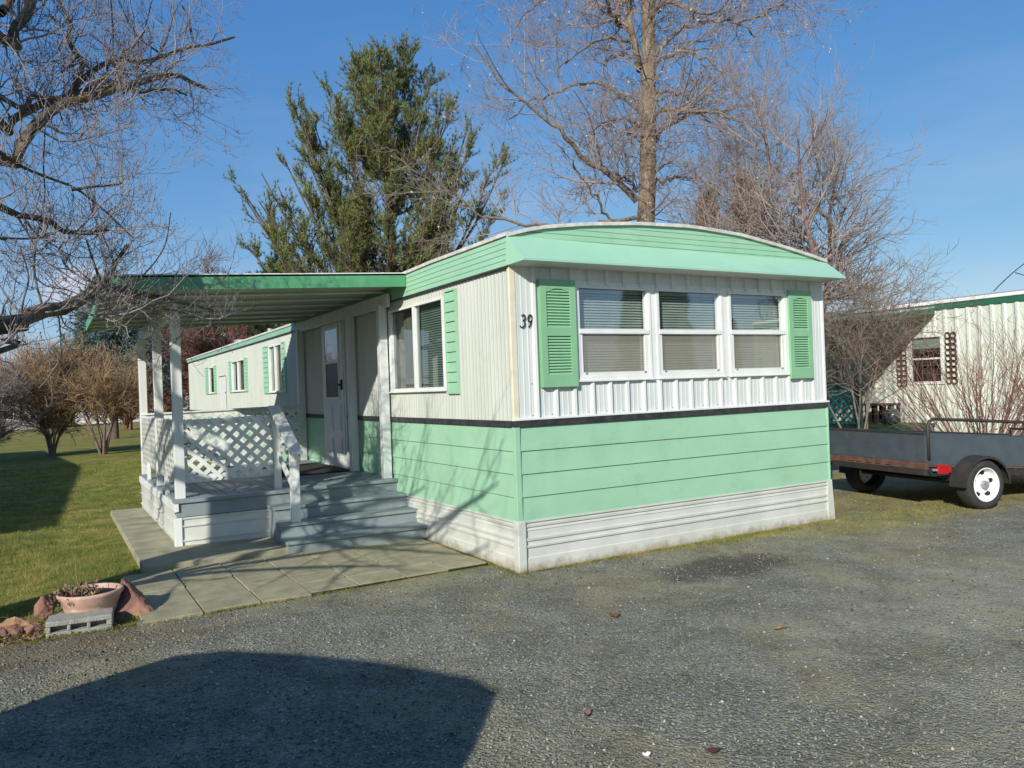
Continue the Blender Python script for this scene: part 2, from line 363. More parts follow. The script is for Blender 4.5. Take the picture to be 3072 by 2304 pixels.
def spawn(rng, P, R, M, L0, L1, ang=(35,75), up=.2, K=5, wig=.12, trop=.08, rmul=.55, tmin=.15, tmax=1., rmin=.002, taper=.35, lenpow=0, weight=None, flat=0, rcap=.03):
    Nn, Kp, _ = P.shape
    if weight is None: idx = np.repeat(np.arange(Nn), M)
    else: idx = rng.choice(Nn, size=M, p=weight/np.sum(weight))
    m = len(idx); t = rng.uniform(tmin, tmax, m); x = t*(Kp-1); i = np.minimum(x.astype(int), Kp-2); f = (x-i)[:,None]
    a = P[idx, i]; b = P[idx, i+1]; start = a+(b-a)*f; tan = b-a; tan /= np.linalg.norm(tan, axis=1, keepdims=True)+1e-9
    r0 = R[idx, i]*(1-f[:,0])+R[idx, i+1]*f[:,0]
    rv = rng.normal(size=(m,3)); rv[:,2] *= (1-flat); perp = rv-(rv*tan).sum(1, keepdims=True)*tan; perp /= np.linalg.norm(perp, axis=1, keepdims=True)+1e-9
    an = np.radians(rng.uniform(*ang, m))[:,None]
    d = tan*np.cos(an)+perp*np.sin(an); d[:,2] += up; d /= np.linalg.norm(d, axis=1, keepdims=True)
    L = rng.uniform(L0, L1, m)*(1-lenpow*t)
    Q = np.empty((m, K, 3)); Q[:,0] = start; st = (L/(K-1))[:,None]
    for k in range(1, K):
        Q[:,k] = Q[:,k-1]+d*st
        d = d+rng.normal(size=(m,3))*wig; d[:,2] += trop; d /= np.linalg.norm(d, axis=1, keepdims=True)
    rs = np.maximum(np.minimum(r0*rmul, L*rcap), rmin); 
    RR = rs[:,None]*np.linspace(1, taper, K)[None,:]
    return Q, np.maximum(RR, rmin*.6)
OAK_LIMBS=[
[(-5.2,-0.1,1.7,0.12),(-4.6,0.1,1.75,0.08),(-3.37,0.26,1.92,0.0562),(-3.26,0.4,1.98,0.0524),(-3.14,0.53,2.05,0.0484),(-3.02,0.66,2.08,0.0441),(-2.89,0.78,2.18,0.0396),(-2.79,0.91,2.26,0.0349),(-2.69,1.03,2.27,0.0299),(-2.55,1.15,2.25,0.0247),(-2.38,1.27,2.24,0.0193),(-2.16,1.37,2.2,0.0136),(-1.96,1.47,2.17,0.0077)],
[(-2.77,0.96,2.28,0.0228),(-2.7,0.98,2.43,0.0194),(-2.61,1,2.58,0.0159)],
[(-5.15,-0.1,2.6,0.08),(-4.2,0.1,3,0.06),(-3.36,0.46,2.67,0.0259),(-3.22,0.55,2.65,0.0246),(-3.09,0.63,2.64,0.0233),(-3.03,0.71,2.6,0.0219),(-2.87,0.78,2.61,0.0205),(-2.74,0.86,2.65,0.019)],
[(-4.4,0,2.6,0.03),(-3.41,0.06,2.42,0.009),(-3.35,0.2,2.44,0.0082),(-3.19,0.34,2.47,0.0074),(-3.07,0.47,2.54,0.0065)],
[(-5.2,-0.1,2.4,0.16),(-4.5,0.3,3.2,0.12),(-3.37,0.86,3.04,0.0553),(-3.29,0.98,3.16,0.0526),(-3.2,1.09,3.34,0.0498),(-3.11,1.2,3.5,0.0468),(-3,1.3,3.64,0.0438),(-2.84,1.41,3.74,0.0405),(-2.65,1.51,3.87,0.0372),(-2.45,1.6,3.99,0.0337),(-2.31,1.69,4.09,0.0301),(-2.14,1.78,4.18,0.0264),(-2.01,1.87,4.17,0.0226),(-1.87,1.96,4.17,0.0186)],
[(-5.1,-0.1,3.2,0.09),(-4.2,0.3,3.9,0.07),(-3.38,1.26,3.42,0.0405),(-3.3,1.33,3.5,0.0374),(-3.17,1.4,3.62,0.0342),(-3.06,1.47,3.72,0.031),(-2.95,1.53,3.78,0.0277),(-2.77,1.59,3.9,0.0243),(-2.55,1.64,3.98,0.0208),(-2.41,1.7,3.95,0.0173),(-2.21,1.74,4.04,0.0137),(-2.05,1.79,4.02,0.01)],
[(-4.4,0.2,4.2,0.05),(-3.36,1.06,3.56,0.0232),(-3.17,1.27,3.66,0.0212),(-3.06,1.47,3.72,0.019)],
[(-2.95,1.67,3.82,0.0273),(-2.76,1.77,4.1,0.0255),(-2.55,1.87,4.27,0.0236),(-2.41,1.98,4.31,0.0217),(-2.23,2.07,4.41,0.0196),(-1.98,2.15,4.58,0.0175),(-1.77,2.23,4.68,0.0153),(-1.54,2.3,4.82,0.0131)],
[(-5,0,3.6,0.14),(-4.4,0.3,4.5,0.12),(-3.36,1.27,4.05,0.0479),(-3.28,1.42,4.19,0.0471),(-3.21,1.57,4.35,0.0462),(-3.16,1.72,4.56,0.0452),(-3.12,1.87,4.77,0.0442)],
[(-3.36,1.57,4.35,0.0385),(-3.31,1.77,4.53,0.0337),(-3.25,1.97,4.75,0.0285)],
[(-3.03,1.87,4.76,0.0161),(-2.93,1.83,4.55,0.0183),(-2.9,1.8,4.46,0.0206),(-2.92,1.77,4.32,0.0228),(-2.88,1.73,4.22,0.025),(-2.83,1.7,4.1,0.0271),(-2.9,1.67,3.9,0.0293)],
[(-4.2,0.1,3.4,0.03),(-3.41,0.26,3.01,0.0141),(-3.35,0.38,2.99,0.0132),(-3.24,0.5,2.95,0.0123),(-3.12,0.61,2.93,0.0114),(-2.95,0.72,2.9,0.0104),(-2.83,0.83,2.84,0.0093),(-2.72,0.94,2.77,0.0083),(-2.57,1.04,2.64,0.0071)],
[(-2.96,0.67,2.87,0.0134),(-2.81,0.76,2.93,0.0113),(-2.65,0.85,2.99,0.0092),(-2.64,0.95,3.12,0.007)],
[(-3.1,1.27,3.47,0.0055),(-3.12,1.13,3.13,0.0065),(-3.12,0.99,2.87,0.0074),(-3.18,0.85,2.53,0.0083),(-3.19,0.71,2.29,0.0091),(-3.15,0.57,2.07,0.0099)],
[(-2.59,2.05,4.88,0.0062),(-2.59,1.95,4.41,0.0088),(-2.66,1.85,4.13,0.0114),(-2.78,1.76,3.86,0.0139)],
[(-2.26,2.12,4.93,0.0052),(-2.36,2.03,4.56,0.0077),(-2.51,1.94,4.33,0.0102)],
[(-2.08,2.1,4.88,0.0063),(-2.19,2.01,4.51,0.0083),(-2.37,1.93,4.21,0.0102),(-2.53,1.84,3.98,0.0121)],
[(-2.01,2.19,4.97,0.0085),(-1.96,2.18,4.86,0.0117),(-1.93,2.17,4.65,0.0148)],
[(-2.2,2.11,4.46,0.0105),(-2.39,2.13,4.6,0.0091),(-2.48,2.14,4.78,0.0077),(-2.55,2.15,4.96,0.0063)],
[(-2.79,0.96,2.29,0.0123),(-2.84,0.91,2.44,0.0096),(-2.88,0.86,2.58,0.0069)],
[(-2.63,1.15,2.29,0.0091),(-2.5,1.24,2.39,0.0077),(-2.33,1.32,2.63,0.0062),(-2.26,1.41,2.93,0.0047)],
[(-3.27,0.37,1.98,0.0079),(-3.25,0.37,2.1,0.0069),(-3.22,0.37,2.24,0.0058),(-3.26,0.37,2.42,0.0048)],
[(-4.6,0,1.4,0.05),(-3.37,0.16,1.77,0.0215),(-3.36,0.21,1.83,0.0147),(-3.34,0.27,1.86,0.0078)],
[(-2.68,1.15,2.29,0.0127),(-2.51,1.24,2.19,0.0104),(-2.32,1.32,2.15,0.0081),(-2.16,1.4,2.15,0.0057)]]
MAPLE_LIMBS=[
[(7.2,6.89,3.96,0.1886),(7.21,6.87,4.61,0.1792),(7.26,6.83,5.35,0.1698),(7.3,6.8,6.27,0.1603),(7.32,6.78,7.2,0.1509),(7.35,6.76,7.9,0.1415),(7.37,6.74,8.59,0.132),(7.37,6.74,9.25,0.1226),(7.41,6.7,10.22,0.1132),(7.47,6.65,11.14,0.1037)],
[(7.09,6.97,5.08,0.0707),(6.79,7.02,5.35,0.0645),(6.49,7.07,5.56,0.0583),(6.12,7.17,5.77,0.0522),(5.82,7.2,6.02,0.0463),(5.52,7.22,6.31,0.0404),(5.22,7.24,6.5,0.0347),(4.82,7.33,6.78,0.0291),(4.41,7.4,7.09,0.0236),(4.02,7.46,7.52,0.0181),(3.73,7.44,7.85,0.0128)],
[(7.37,6.74,6.22,0.0566),(7.57,6.75,6.44,0.051),(7.88,6.67,6.69,0.0453),(8.25,6.52,6.83,0.0394),(8.61,6.36,6.88,0.0335),(8.97,6.2,6.93,0.0274),(9.29,6.06,7.03,0.0213),(9.61,5.92,7.03,0.015)],
[(7.42,6.69,6.77,0.0472),(7.46,6.39,6.77,0.04),(7.55,6.04,6.69,0.0331),(7.66,5.65,6.52,0.0263),(7.73,5.3,6.42,0.0197),(7.86,4.87,6.13,0.0133)],
[(7.39,6.72,7.01,0.0424),(7.63,6.77,7.25,0.0372),(7.94,6.77,7.32,0.0319),(8.28,6.73,7.24,0.0264),(8.58,6.71,7.09,0.0208),(8.88,6.7,6.88,0.015)],
[(7.18,6.9,6.9,0.0424),(6.97,6.99,7.08,0.0385),(6.69,7.14,7.32,0.0345),(6.32,7.34,7.42,0.0306),(5.99,7.51,7.38,0.0267),(5.72,7.62,7.24,0.0228),(5.45,7.72,7.14,0.019),(5.15,7.85,7.04,0.0152),(4.79,7.99,6.67,0.0114)],
[(7.19,6.89,6.57,0.0377),(6.79,6.73,6.56,0.0311),(6.32,6.64,6.48,0.0247),(5.88,6.5,6.31,0.0186),(5.51,6.31,6.03,0.0128)],
[(7.45,6.67,7.93,0.0472),(7.64,6.59,8.17,0.0426),(7.86,6.49,8.4,0.0381),(8.15,6.32,8.55,0.0334),(8.42,6.14,8.61,0.0288),(8.69,5.97,8.59,0.0241),(8.96,5.79,8.45,0.0194),(9.21,5.62,8.22,0.0146)],
[(8.49,5.66,8.39,0.0236),(9.07,5.42,8.52,0.0192),(9.48,5.36,8.77,0.0146),(9.83,5.36,9.07,0.0099)],
[(7.41,6.7,7.79,0.0377),(7.45,6.4,7.83,0.0321),(7.58,6.01,7.77,0.0267),(7.63,5.69,7.61,0.0213),(7.66,5.37,7.34,0.0161),(7.74,5,7,0.0111)],
[(7.22,6.87,7.68,0.0754),(7.13,6.84,7.98,0.0685),(7,6.84,8.47,0.0616),(6.93,6.8,8.81,0.0548),(6.83,6.77,9.14,0.0481),(6.76,6.73,9.61,0.0414)],
[(7.17,6.91,8.25,0.0566),(6.85,6.91,8.51,0.0501),(6.59,6.86,8.67,0.0437),(6.37,6.79,8.86,0.0374),(6.15,6.7,9,0.0314)],
[(7.11,6.96,8.26,0.033),(6.7,7.03,8.28,0.0284),(6.29,7.1,8.14,0.0239),(5.95,7.1,7.91,0.0195),(5.61,7.1,7.67,0.0152),(5.31,7.07,7.43,0.0111)],
[(7.16,6.92,7.97,0.0283),(7.13,7.29,8.13,0.024),(7.11,7.64,8.19,0.0195),(7.12,7.98,8.17,0.0149)],
[(7.44,6.67,8.86,0.0424),(7.65,6.49,8.96,0.0377),(7.88,6.28,8.83,0.033),(8.13,6.03,8.66,0.0283),(8.35,5.81,8.68,0.0236),(8.57,5.58,8.85,0.0189)],
[(6.69,7.3,4.7,0.0283),(6.36,7.23,5.03,0.0232),(5.94,7.24,5.5,0.0183),(5.62,7.16,5.8,0.0135),(5.27,7.09,6.1,0.0088)],
[(7.09,6.98,4.76,0.0424),(6.25,7.42,4.62,0.0373),(5.4,7.81,4.61,0.0323),(4.73,8.03,4.68,0.0274),(4.14,8.17,4.82,0.0226),(3.79,8.16,5.1,0.0179),(3.52,8.11,5.24,0.0133)],
[(7.1,6.97,5.27,0.033),(6.71,6.77,5.42,0.0253),(6.26,6.62,5.47,0.0179)],
[(7.38,6.73,5.33,0.0377),(7.6,6.7,5.49,0.0321),(7.89,6.61,5.54,0.0263),(8.24,6.45,5.49,0.0205),(8.62,6.25,5.34,0.0146)],
[(7.13,6.94,6.41,0.0283),(6.86,6.9,6.41,0.0233),(6.71,6.77,6.56,0.0184)],
[(6.71,7.28,9.25,0.033),(6.04,7.62,9.44,0.0269),(5.5,7.84,9.14,0.0209),(5.11,7.94,8.64,0.015),(4.87,7.94,8.13,0.0091)],
[(7.46,6.66,9.32,0.0377),(8.21,5.95,9.35,0.0299),(8.8,5.32,9.01,0.022),(9.34,4.69,8.67,0.0141)]]

# ------------------------------------------------------------ ground
def node_noise(t, src, scale, detail=5, rough=.6, dist=0):
    n = t.nodes.new('ShaderNodeTexNoise'); n.inputs['Scale'].default_value = scale; n.inputs['Detail'].default_value = detail
    n.inputs['Roughness'].default_value = rough; n.inputs['Distortion'].default_value = dist
    t.links.new(src, n.inputs['Vector']); return n.outputs['Fac']
def node_ramp(t, fac, stops):
    r = t.nodes.new('ShaderNodeValToRGB'); e = r.color_ramp.elements
    while len(e) < len(stops): e.new(.5)
    for i, (p, c) in enumerate(stops): e[i].position = p; e[i].color = (*c, 1)
    t.links.new(fac, r.inputs['Fac']); return r.outputs['Color']
def node_mix(t, fac, a, b):
    x = t.nodes.new('ShaderNodeMixRGB')
    if isinstance(fac, float): x.inputs[0].default_value = fac
    else: t.links.new(fac, x.inputs[0])
    for i, v in ((1, a), (2, b)):
        if isinstance(v, tuple): x.inputs[i].default_value = (*v, 1)
        else: t.links.new(v, x.inputs[i])
    return x.outputs[0]
def node_math(t, op, a, b=0.0, c=None, clamp=False):
    x = t.nodes.new('ShaderNodeMath'); x.operation = op; x.use_clamp = clamp
    for i, v in enumerate((a, b, c)):
        if v is None: continue
        if isinstance(v, (int, float)): x.inputs[i].default_value = v
        else: t.links.new(v, x.inputs[i])
    return x.outputs[0]
def node_range(t, v, a, b, c=0., d=1.):
    x = t.nodes.new('ShaderNodeMapRange'); x.interpolation_type = 'SMOOTHSTEP'
    for i, k in zip(('From Min','From Max','To Min','To Max'), (a,b,c,d)): x.inputs[i].default_value = k
    t.links.new(v, x.inputs['Value']); return x.outputs[0]
def blob(t, src, cx, cy, rx, ry, edge=.5):
    s = t.nodes.new('ShaderNodeVectorMath'); s.operation = 'SUBTRACT'; s.inputs[1].default_value = (cx, cy, 0); t.links.new(src, s.inputs[0])
    m_ = t.nodes.new('ShaderNodeVectorMath'); m_.operation = 'MULTIPLY'; m_.inputs[1].default_value = (1/rx, 1/ry, 0); t.links.new(s.outputs[0], m_.inputs[0])
    l = t.nodes.new('ShaderNodeVectorMath'); l.operation = 'LENGTH'; t.links.new(m_.outputs[0], l.inputs[0])
    n = node_noise(t, src, 3.5, 6, .7)
    v = node_math(t, 'ADD', l.outputs['Value'], node_math(t, 'MULTIPLY_ADD', n, 1.6, -.8))
    return node_range(t, v, 1.0+edge*.5, 1.0-edge*.5)

def lawn_material():
    m = bpy.data.materials.new('lawn_ground'); m.use_nodes = True; t = m.node_tree; p = t.nodes['Principled BSDF']; L = t.links
    p.inputs['Roughness'].default_value = .95; p.inputs['Specular IOR Level'].default_value = .1
    c = t.nodes.new('ShaderNodeTexCoord').outputs['Object']
    col = node_ramp(t, node_noise(t, c, 18, 6, .7), [(.3,(.075,.09,.018)),(.5,(.18,.19,.04)),(.7,(.32,.29,.085))])
    big = node_ramp(t, node_noise(t, c, .55, 5, .6), [(.38,(.14,.18,.035)),(.62,(.34,.30,.10))])
    col = node_mix(t, .55, col, big)
    far = t.nodes.new('ShaderNodeSeparateXYZ'); L.new(c, far.inputs[0])
    mid_ = node_ramp(t, node_noise(t, c, 2.6, 7, .75, .8), [(.34,(.04,.08,.018)),(.48,(.16,.18,.035)),(.6,(.40,.32,.10)),(.75,(.20,.12,.055))])
    col = node_mix(t, .5, col, mid_)
    f = node_range(t, far.outputs['Y'], 12., 60., 0, .75)
    col = node_mix(t, f, col, (.25,.20,.075))
    L.new(col, p.inputs['Base Color'])
    b = t.nodes.new('ShaderNodeBump'); b.inputs['Strength'].default_value = .9; b.inputs['Distance'].default_value = .03
    L.new(node_noise(t, c, 45, 4), b.inputs['Height']); L.new(b.outputs[0], p.inputs['Normal'])
    return m
def gravel_material():
    m = bpy.data.materials.new('gravel_ground'); m.use_nodes = True; t = m.node_tree; p = t.nodes['Principled BSDF']; L = t.links
    p.inputs['Roughness'].default_value = .92; p.inputs['Specular IOR Level'].default_value = .2
    c = t.nodes.new('ShaderNodeTexCoord').outputs['Object']
    def vor(s):
        v = t.nodes.new('ShaderNodeTexVoronoi'); v.inputs['Scale'].default_value = s; L.new(c, v.inputs['Vector'])
        q = t.nodes.new('ShaderNodeSeparateColor'); L.new(v.outputs['Color'], q.inputs[0]); return q.outputs[0], v.outputs['Distance']
    a, d1 = vor(105); b_, d2 = vor(52)
    c1 = node_ramp(t, a, [(0,(.08,.088,.07)),(.35,(.165,.168,.128)),(.7,(.235,.228,.165)),(.93,(.33,.315,.25)),(1,(.55,.54,.47))])
    c2 = node_ramp(t, b_, [(0,(.10,.115,.10)),(.5,(.20,.198,.145)),(.9,(.26,.24,.165)),(1,(.37,.28,.18))])
    col = node_mix(t, .4, c1, c2)
    dirt = node_ramp(t, node_noise(t, c, 30, 6, .7), [(.3,(.21,.19,.12)),(.7,(.32,.285,.18))])
    track = node_range(t, node_noise(t, c, .85, 7, .68, .8), .47, .60, 0, .85)
    col = node_mix(t, track, col, dirt)
    moss = node_range(t, node_noise(t, c, 1.7, 7, .7), .53, .66, 0, .5)
    col = node_mix(t, moss, col, (.15,.145,.07))
    # grown-over strip to the right of the home, an oily stain and a worn pale track
    g = node_ramp(t, node_noise(t, c, 22, 6, .7), [(.3,(.15,.15,.04)),(.55,(.32,.27,.12)),(.75,(.40,.34,.19))])
    for (cx, cy, rx, ry) in ((4.2,-.35,1.5,.42),(6.2,.2,2.6,.9),(2.6,-.12,1.0,.16),(5.0,2.2,2.4,1.0),(9,-.2,3.4,1.1)):
        col = node_mix(t, node_math(t, 'MULTIPLY', blob(t, c, cx, cy, rx, ry), .8), col, g)
    col = node_mix(t, node_math(t, 'MULTIPLY', blob(t, c, 1.35, -.85, .62, .30, .7), .72), col, (.06,.05,.038))
    col = node_mix(t, node_math(t, 'MULTIPLY', blob(t, c, 2.4, -2.3, 2.0, .5, 1.), .45), col, (.36,.33,.235))
    col = node_mix(t, node_math(t, 'MULTIPLY', blob(t, c, 3.6, -3.4, 2.6, .6, 1.), .6), col, (.35,.32,.22))
    col = node_mix(t, node_math(t, 'MULTIPLY', blob(t, c, 1.2, -3.6, 1.6, .5, 1.), .35), col, (.32,.30,.22))
    # leaf litter along the lawn edge
    col = node_mix(t, node_math(t, 'MULTIPLY', blob(t, c, -3.6, .1, 1.3, .40, .8), .6), col, (.17,.115,.065))
    var = node_range(t, node_noise(t, c, 2.3, 6, .7, .5), .3, .7, .74, 1.2)
    vv_ = t.nodes.new('ShaderNodeVectorMath'); vv_.operation = 'SCALE'; L.new(col, vv_.inputs[0]); L.new(var, vv_.inputs['Scale']); col = vv_.outputs[0]
    L.new(col, p.inputs['Base Color'])
    h = node_math(t, 'ADD', node_math(t, 'MULTIPLY', d1, .6), node_math(t, 'MULTIPLY', d2, .8))
    b = t.nodes.new('ShaderNodeBump'); b.inputs['Strength'].default_value = .85; b.inputs['Distance'].default_value = .012; b.invert = True
    L.new(h, b.inputs['Height']); L.new(b.outputs[0], p.inputs['Normal'])
    return m
LAWN = lawn_material(); GRAVEL = gravel_material()
def sheet(name, m, poly, z):
    o = MB().add([(x,y,z) for x, y in poly], [tuple(range(len(poly)))]).build(name, m, fix=False); return tag(o, kind='structure')
sheet('ground', LAWN, [(-4000,-4000),(4000,-4000),(4000,4000),(-4000,4000)], 0)
rg = random.Random(3)
edge = [(-30,.5),(-9,.42)]+[(x, .36+rg.uniform(-.07,.09)) for x in np.arange(-6,-2.6,.11)]+[(-2.6,.32),(0,.36),(0.05,3.0),(3.6,3.4),(5,3.1),(8,3.3),(12,2.6),(16,2.2),(30,1.5)]
sheet('gravel_drive', GRAVEL, [(-30,-16),(30,-16)]+edge[::-1], .004)
# hills on the horizon
hv = []; hf = []
HN = 90
for i in range(HN+1):
    a = math.radians(20+150*i/HN); d = 2600
    h = 62+26*math.sin(i*.23)+14*math.sin(i*.61+1)+6*math.sin(i*1.7)
    for k, (dd, hh) in enumerate(((0,0),(500,.75),(900,1),(1500,.9))): hv.append((math.cos(a)*(d+dd), math.sin(a)*(d+dd), h*hh-.5))
for i in range(HN):
    for k in range(3): q = i*4+k; hf.append((q, q+4, q+5, q+1))
HILL = mat('far_hill', (.20,.21,.19), (.13,.155,.15), .004, .95)
tag(MB().add(hv, hf).build('hills', HILL, smooth=True), kind='structure')

# paving: slab walk and pavers
mb = MB(); mb.box(-2.5,-2.1,1.92,5.98,.0,.072); mb.box(-2.1,-.02,1.92,2.9,.0,.071)
slab = mb.build('concrete_walk', CONC, bevel=.006); tag(slab, kind='structure')
mb = MB(); rr = random.Random(5)
cols = [-2.66,-2.28,-1.90,-1.545,-1.175,-.79,-.42,-.06]
for i, (x0, x1) in enumerate(zip(cols, cols[1:])):
    ys = [.32,.74,1.32,1.90] if i < 3 else [.40,.70,1.0,1.30,1.60,1.90]
    if i == 0: ys = [.30,1.14,1.90]
    if i == 6: ys = [.44,.70,1.0,1.30,1.60,1.90]
    for y0, y1 in zip(ys, ys[1:]):
        h = .018+rr.uniform(0,.012); g = .005; s = rr.uniform(-.004,.004)
        mb.add([(x0+g,y0+g,0),(x1-g,y0+g+s,0),(x1-g,y1-g,0),(x0+g,y1-g+s,0),(x0+g,y0+g,h),(x1-g,y0+g+s,h+s),(x1-g,y1-g,h),(x0+g,y1-g+s,h-s)],
               [(0,3,2,1),(4,5,6,7),(0,1,5,4),(1,2,6,5),(2,3,7,6),(3,0,4,7)])
pv = mb.build('paving', PAVE, bevel=.004); tag(pv, kind='structure')
MOSSD = mat('joint_dirt', (.055,.05,.025), (.03,.03,.018), 20, .95)
sheet('paving_bed', MOSSD, [(-2.66,.32),(-.0,.42),(-.0,1.92),(-2.66,1.92)], .010)

# ------------------------------------------------------------ the green and white mobile home
home = thing('mobile_home', 'long pale green and white mobile home with arched roof, green shutters and house number 39', 'mobile home', (0,0,0))
LEN, WID = 16.52, 3.66
def strip(name, m, boxes, parent=home, bevel=0, F=None):
    mb = MB(F)
    for b in boxes: mb.box(*b)
    return mb.build(name, m, parent, bevel)
# skirting
kz = [(0,.012),(.105,.012),(.110,.004),(.185,.004),(.190,.016),(.205,.018),(.210,.004),(.238,.004),(.243,.016),(.262,.018),(.268,.003),(.318,.003),(.322,.010),(.345,.004),(.350,.016),(.366,.018),(.371,.004),(.384,.004),(.388,.020),(.402,.020),(.402,-.01)]
for F, a0, a1 in ((FRONT,.05,WID-.04),(SIDE,.05,LEN)):
    lapped(F, a0, a1, kz).build('skirting', SKIRT, home, fix=False)
# flared corner pieces of the skirt
mb = MB(); mb.box(-.024,.05,-.026,.05,-.01,.405); mb.build('corner_cap', SKIRT, home, .006)
MB().add([(WID-.05,-.022,.405),(WID+.015,-.022,.405),(WID+.045,-.022,0),(WID-.05,-.022,0),(WID-.05,.04,.405),(WID+.015,.04,.405),(WID+.045,.04,0),(WID-.05,.04,0)],
         [(0,1,2,3),(7,6,5,4),(0,4,5,1),(1,5,6,2),(2,6,7,3),(3,7,4,0)]).build('corner_cap', SKIRT, home)
# lower lap siding
zs = [.402,.587,.767,.949,1.137]
lapped(FRONT, .03, WID-.01, lap_prof(zs)).build('siding', MINT, home, fix=False)
lapped(SIDE, .03, LEN, lap_prof(zs)).build('siding', MINT, home, fix=False)
mb = MB(); mb.box(-.018,.03,-.018,.03,.402,1.137); mb.box(WID-.012,WID+.008,-.018,.03,.402,1.137); mb.each('corner_trim', MINT, home, bevel=.003)
# black band with a white lip
mb = MB(); mb.box(-.022,WID+.012,-.022,.01,1.137,1.186); mb.box(-.021,.01,.01,LEN,1.137,1.186); mb.build('band', BAND, home, .003)
mb = MB(); mb.box(-.026,WID+.014,-.030,.01,1.187,1.203); mb.build('band_lip', WHITE, home, .002)
# openings
FW = [(.600,1.392),(1.452,2.250),(2.322,3.102)]; FZ = (1.488,2.268)
SW = [(1.20,2.54,1.452,2.300),(7.03,7.86,1.52,2.26),(9.74,10.92,1.575,2.155),(12.86,13.50,1.575,2.14)]
fh = [(a+.02,b-.02,FZ[0]+.02,FZ[1]-.02) for a, b in FW]; sh_ = [(a+.02,b-.02,c+.02,d-.02) for a, b, c, d in SW]
pf = [(0,0),(.013,.002),(.017,.0),(.045,0),(.049,.0025),(.057,.0025),(.061,0),(.095,0),(.099,.0025),(.107,.0025),(.111,0),(.142,0),(.150,.020),(.172,.024),(.178,.0)]
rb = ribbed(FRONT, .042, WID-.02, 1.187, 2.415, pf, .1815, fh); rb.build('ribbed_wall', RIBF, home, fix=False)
ps = [(0,0),(.010,.006),(.022,.006),(.030,0),(.042,.0),(.047,.003),(.052,0)]
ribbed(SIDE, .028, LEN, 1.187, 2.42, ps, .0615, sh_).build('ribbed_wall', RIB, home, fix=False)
mb = MB(); mb.box(-.016,.042,-.006,.028,1.187,2.40); mb.build('corner_post', CREAM, home, .006)
mb = MB(); mb.box(WID-.03,WID+.006,-.008,.03,1.203,2.40); mb.build('corner_post', WHITE, home, .006)
# dark shadow gap under the roof edge
mb = MB()
# screws along the front panels
mb = MB(FRONT)
for i in range(20):
    x = .042+.1815*i+.16
    if x > WID-.05: break
    for z in (1.225,1.475): 
        if z > 1.3 and .6 < x < 3.1: z = 1.462
        mb.box(x-.045,x-.037,z-.004,z+.004,.000,.006)
mb.each('screw', GALV, home)
# hidden far walls, floor and the dark inside
strip('back_wall', RIB, [(WID-.02,WID,.03,LEN,.0,2.42)]); strip('back_wall', RIB, [(0,WID-.02,LEN-.02,LEN,0,2.42)])
mb = MB(); mb.box(.02,WID-.04,.04,LEN-.04,.52,.56); mb.box(.02,WID-.04,3.4,3.45,.56,2.38); mb.box(.02,WID-.04,6.4,6.45,.56,2.38); mb.box(.02,WID-.04,9.0,9.05,.56,2.38); mb.box(.02,WID-.04,12.0,12.05,.56,2.38); mb.box(.02,WID-.04,.04,LEN-.04,2.375,2.395)
mb.build('interior', INTER, home)
# roof: arched membrane, edge metal, fascia and front visor
AR = [(-.03,2.640),(0,2.654),(.277,2.718),(.711,2.776),(1.272,2.822),(1.90,2.840),(2.49,2.808),(3.086,2.728),(3.66,2.632),(3.70,2.618)]
def arch(x, e):   # e = drop of the eaves towards the back
    xs = [a for a, _ in AR]; zz = [b for _, b in AR]; z = float(np.interp(x, xs, zz)); k = (z-2.62)/.22
    return z-e*(1-k*.4)
xsr = np.linspace(-.03, 3.70, 23); ysr = [-.03,.6,1.4,2.2,3.2,4.5,6,9,13,LEN+.03]
er = [0,0,.0,.015,.05,.10,.145,.15,.155,.16]
V = []; Fq = []
for y, e in zip(ysr, er):
    for x in xsr: V.append((x, y, arch(x, e)+.006*math.sin(y*5+x*3)*(y > 0)))
nx = len(xsr)
for i in range(len(ysr)-1):
    for j in range(nx-1): Fq.append((i*nx+j, i*nx+j+1, (i+1)*nx+j+1, (i+1)*nx+j))
rf = np_obj('roof', V, Fq, ROOFG, home, smooth=True)
mb = MB()
for (x0, x1) in zip(xsr, xsr[1:]):
    z0, z1 = arch(x0,0), arch(x1,0); mb.add([(x0,-.045,z0-.018),(x1,-.045,z1-.018),(x1,-.045,z1+.010),(x0,-.045,z0+.010),(x0,.06,z0-.018),(x1,.06,z1-.018),(x1,.06,z1+.014),(x0,.06,z0+.014)], [(0,1,2,3),(7,6,5,4),(3,2,6,7),(0,4,5,1)])
for (y0, y1, e0, e1) in zip(ysr, ysr[1:], er, er[1:]):
    for xa, xb, zz in ((-.045,.05,2.640),(3.62,3.715,2.620)):
        a, b = zz-e0, zz-e1; mb.add([(xa,y0,a-.012),(xb,y0,a-.012),(xb,y0,a+.026),(xa,y0,a+.016),(xa,y1,b-.012),(xb,y1,b-.012),(xb,y1,b+.026),(xa,y1,b+.016)], [(0,1,2,3),(7,6,5,4),(0,3,7,4),(3,2,6,7),(1,5,6,2),(0,4,5,1)])
mb.build('roof_edge', ROOFW, rf)
# gable laps under the arch
mb = MB()
for (x0, x1) in zip(xsr, xsr[1:]):
    t0, t1 = arch(x0,0)-.018, arch(x1,0)-.018; z = 2.40; k = 0
    while z < max(t0, t1):
        za = z; zb = z+.046; a0, a1 = min(zb, t0), min(zb, t1)
        if a0 > za or a1 > za:
            a0 = max(a0, za); a1 = max(a1, za)
            mb.quad((x0,-.0225,za),(x1,-.0225,za),(x1,-.018,a1),(x0,-.018,a0)); mb.quad((x0,-.0225,za),(x0,-.018,za),(x1,-.018,za),(x1,-.0225,za))
        z = zb
mb.build('gable', MINT, home, fix=False)
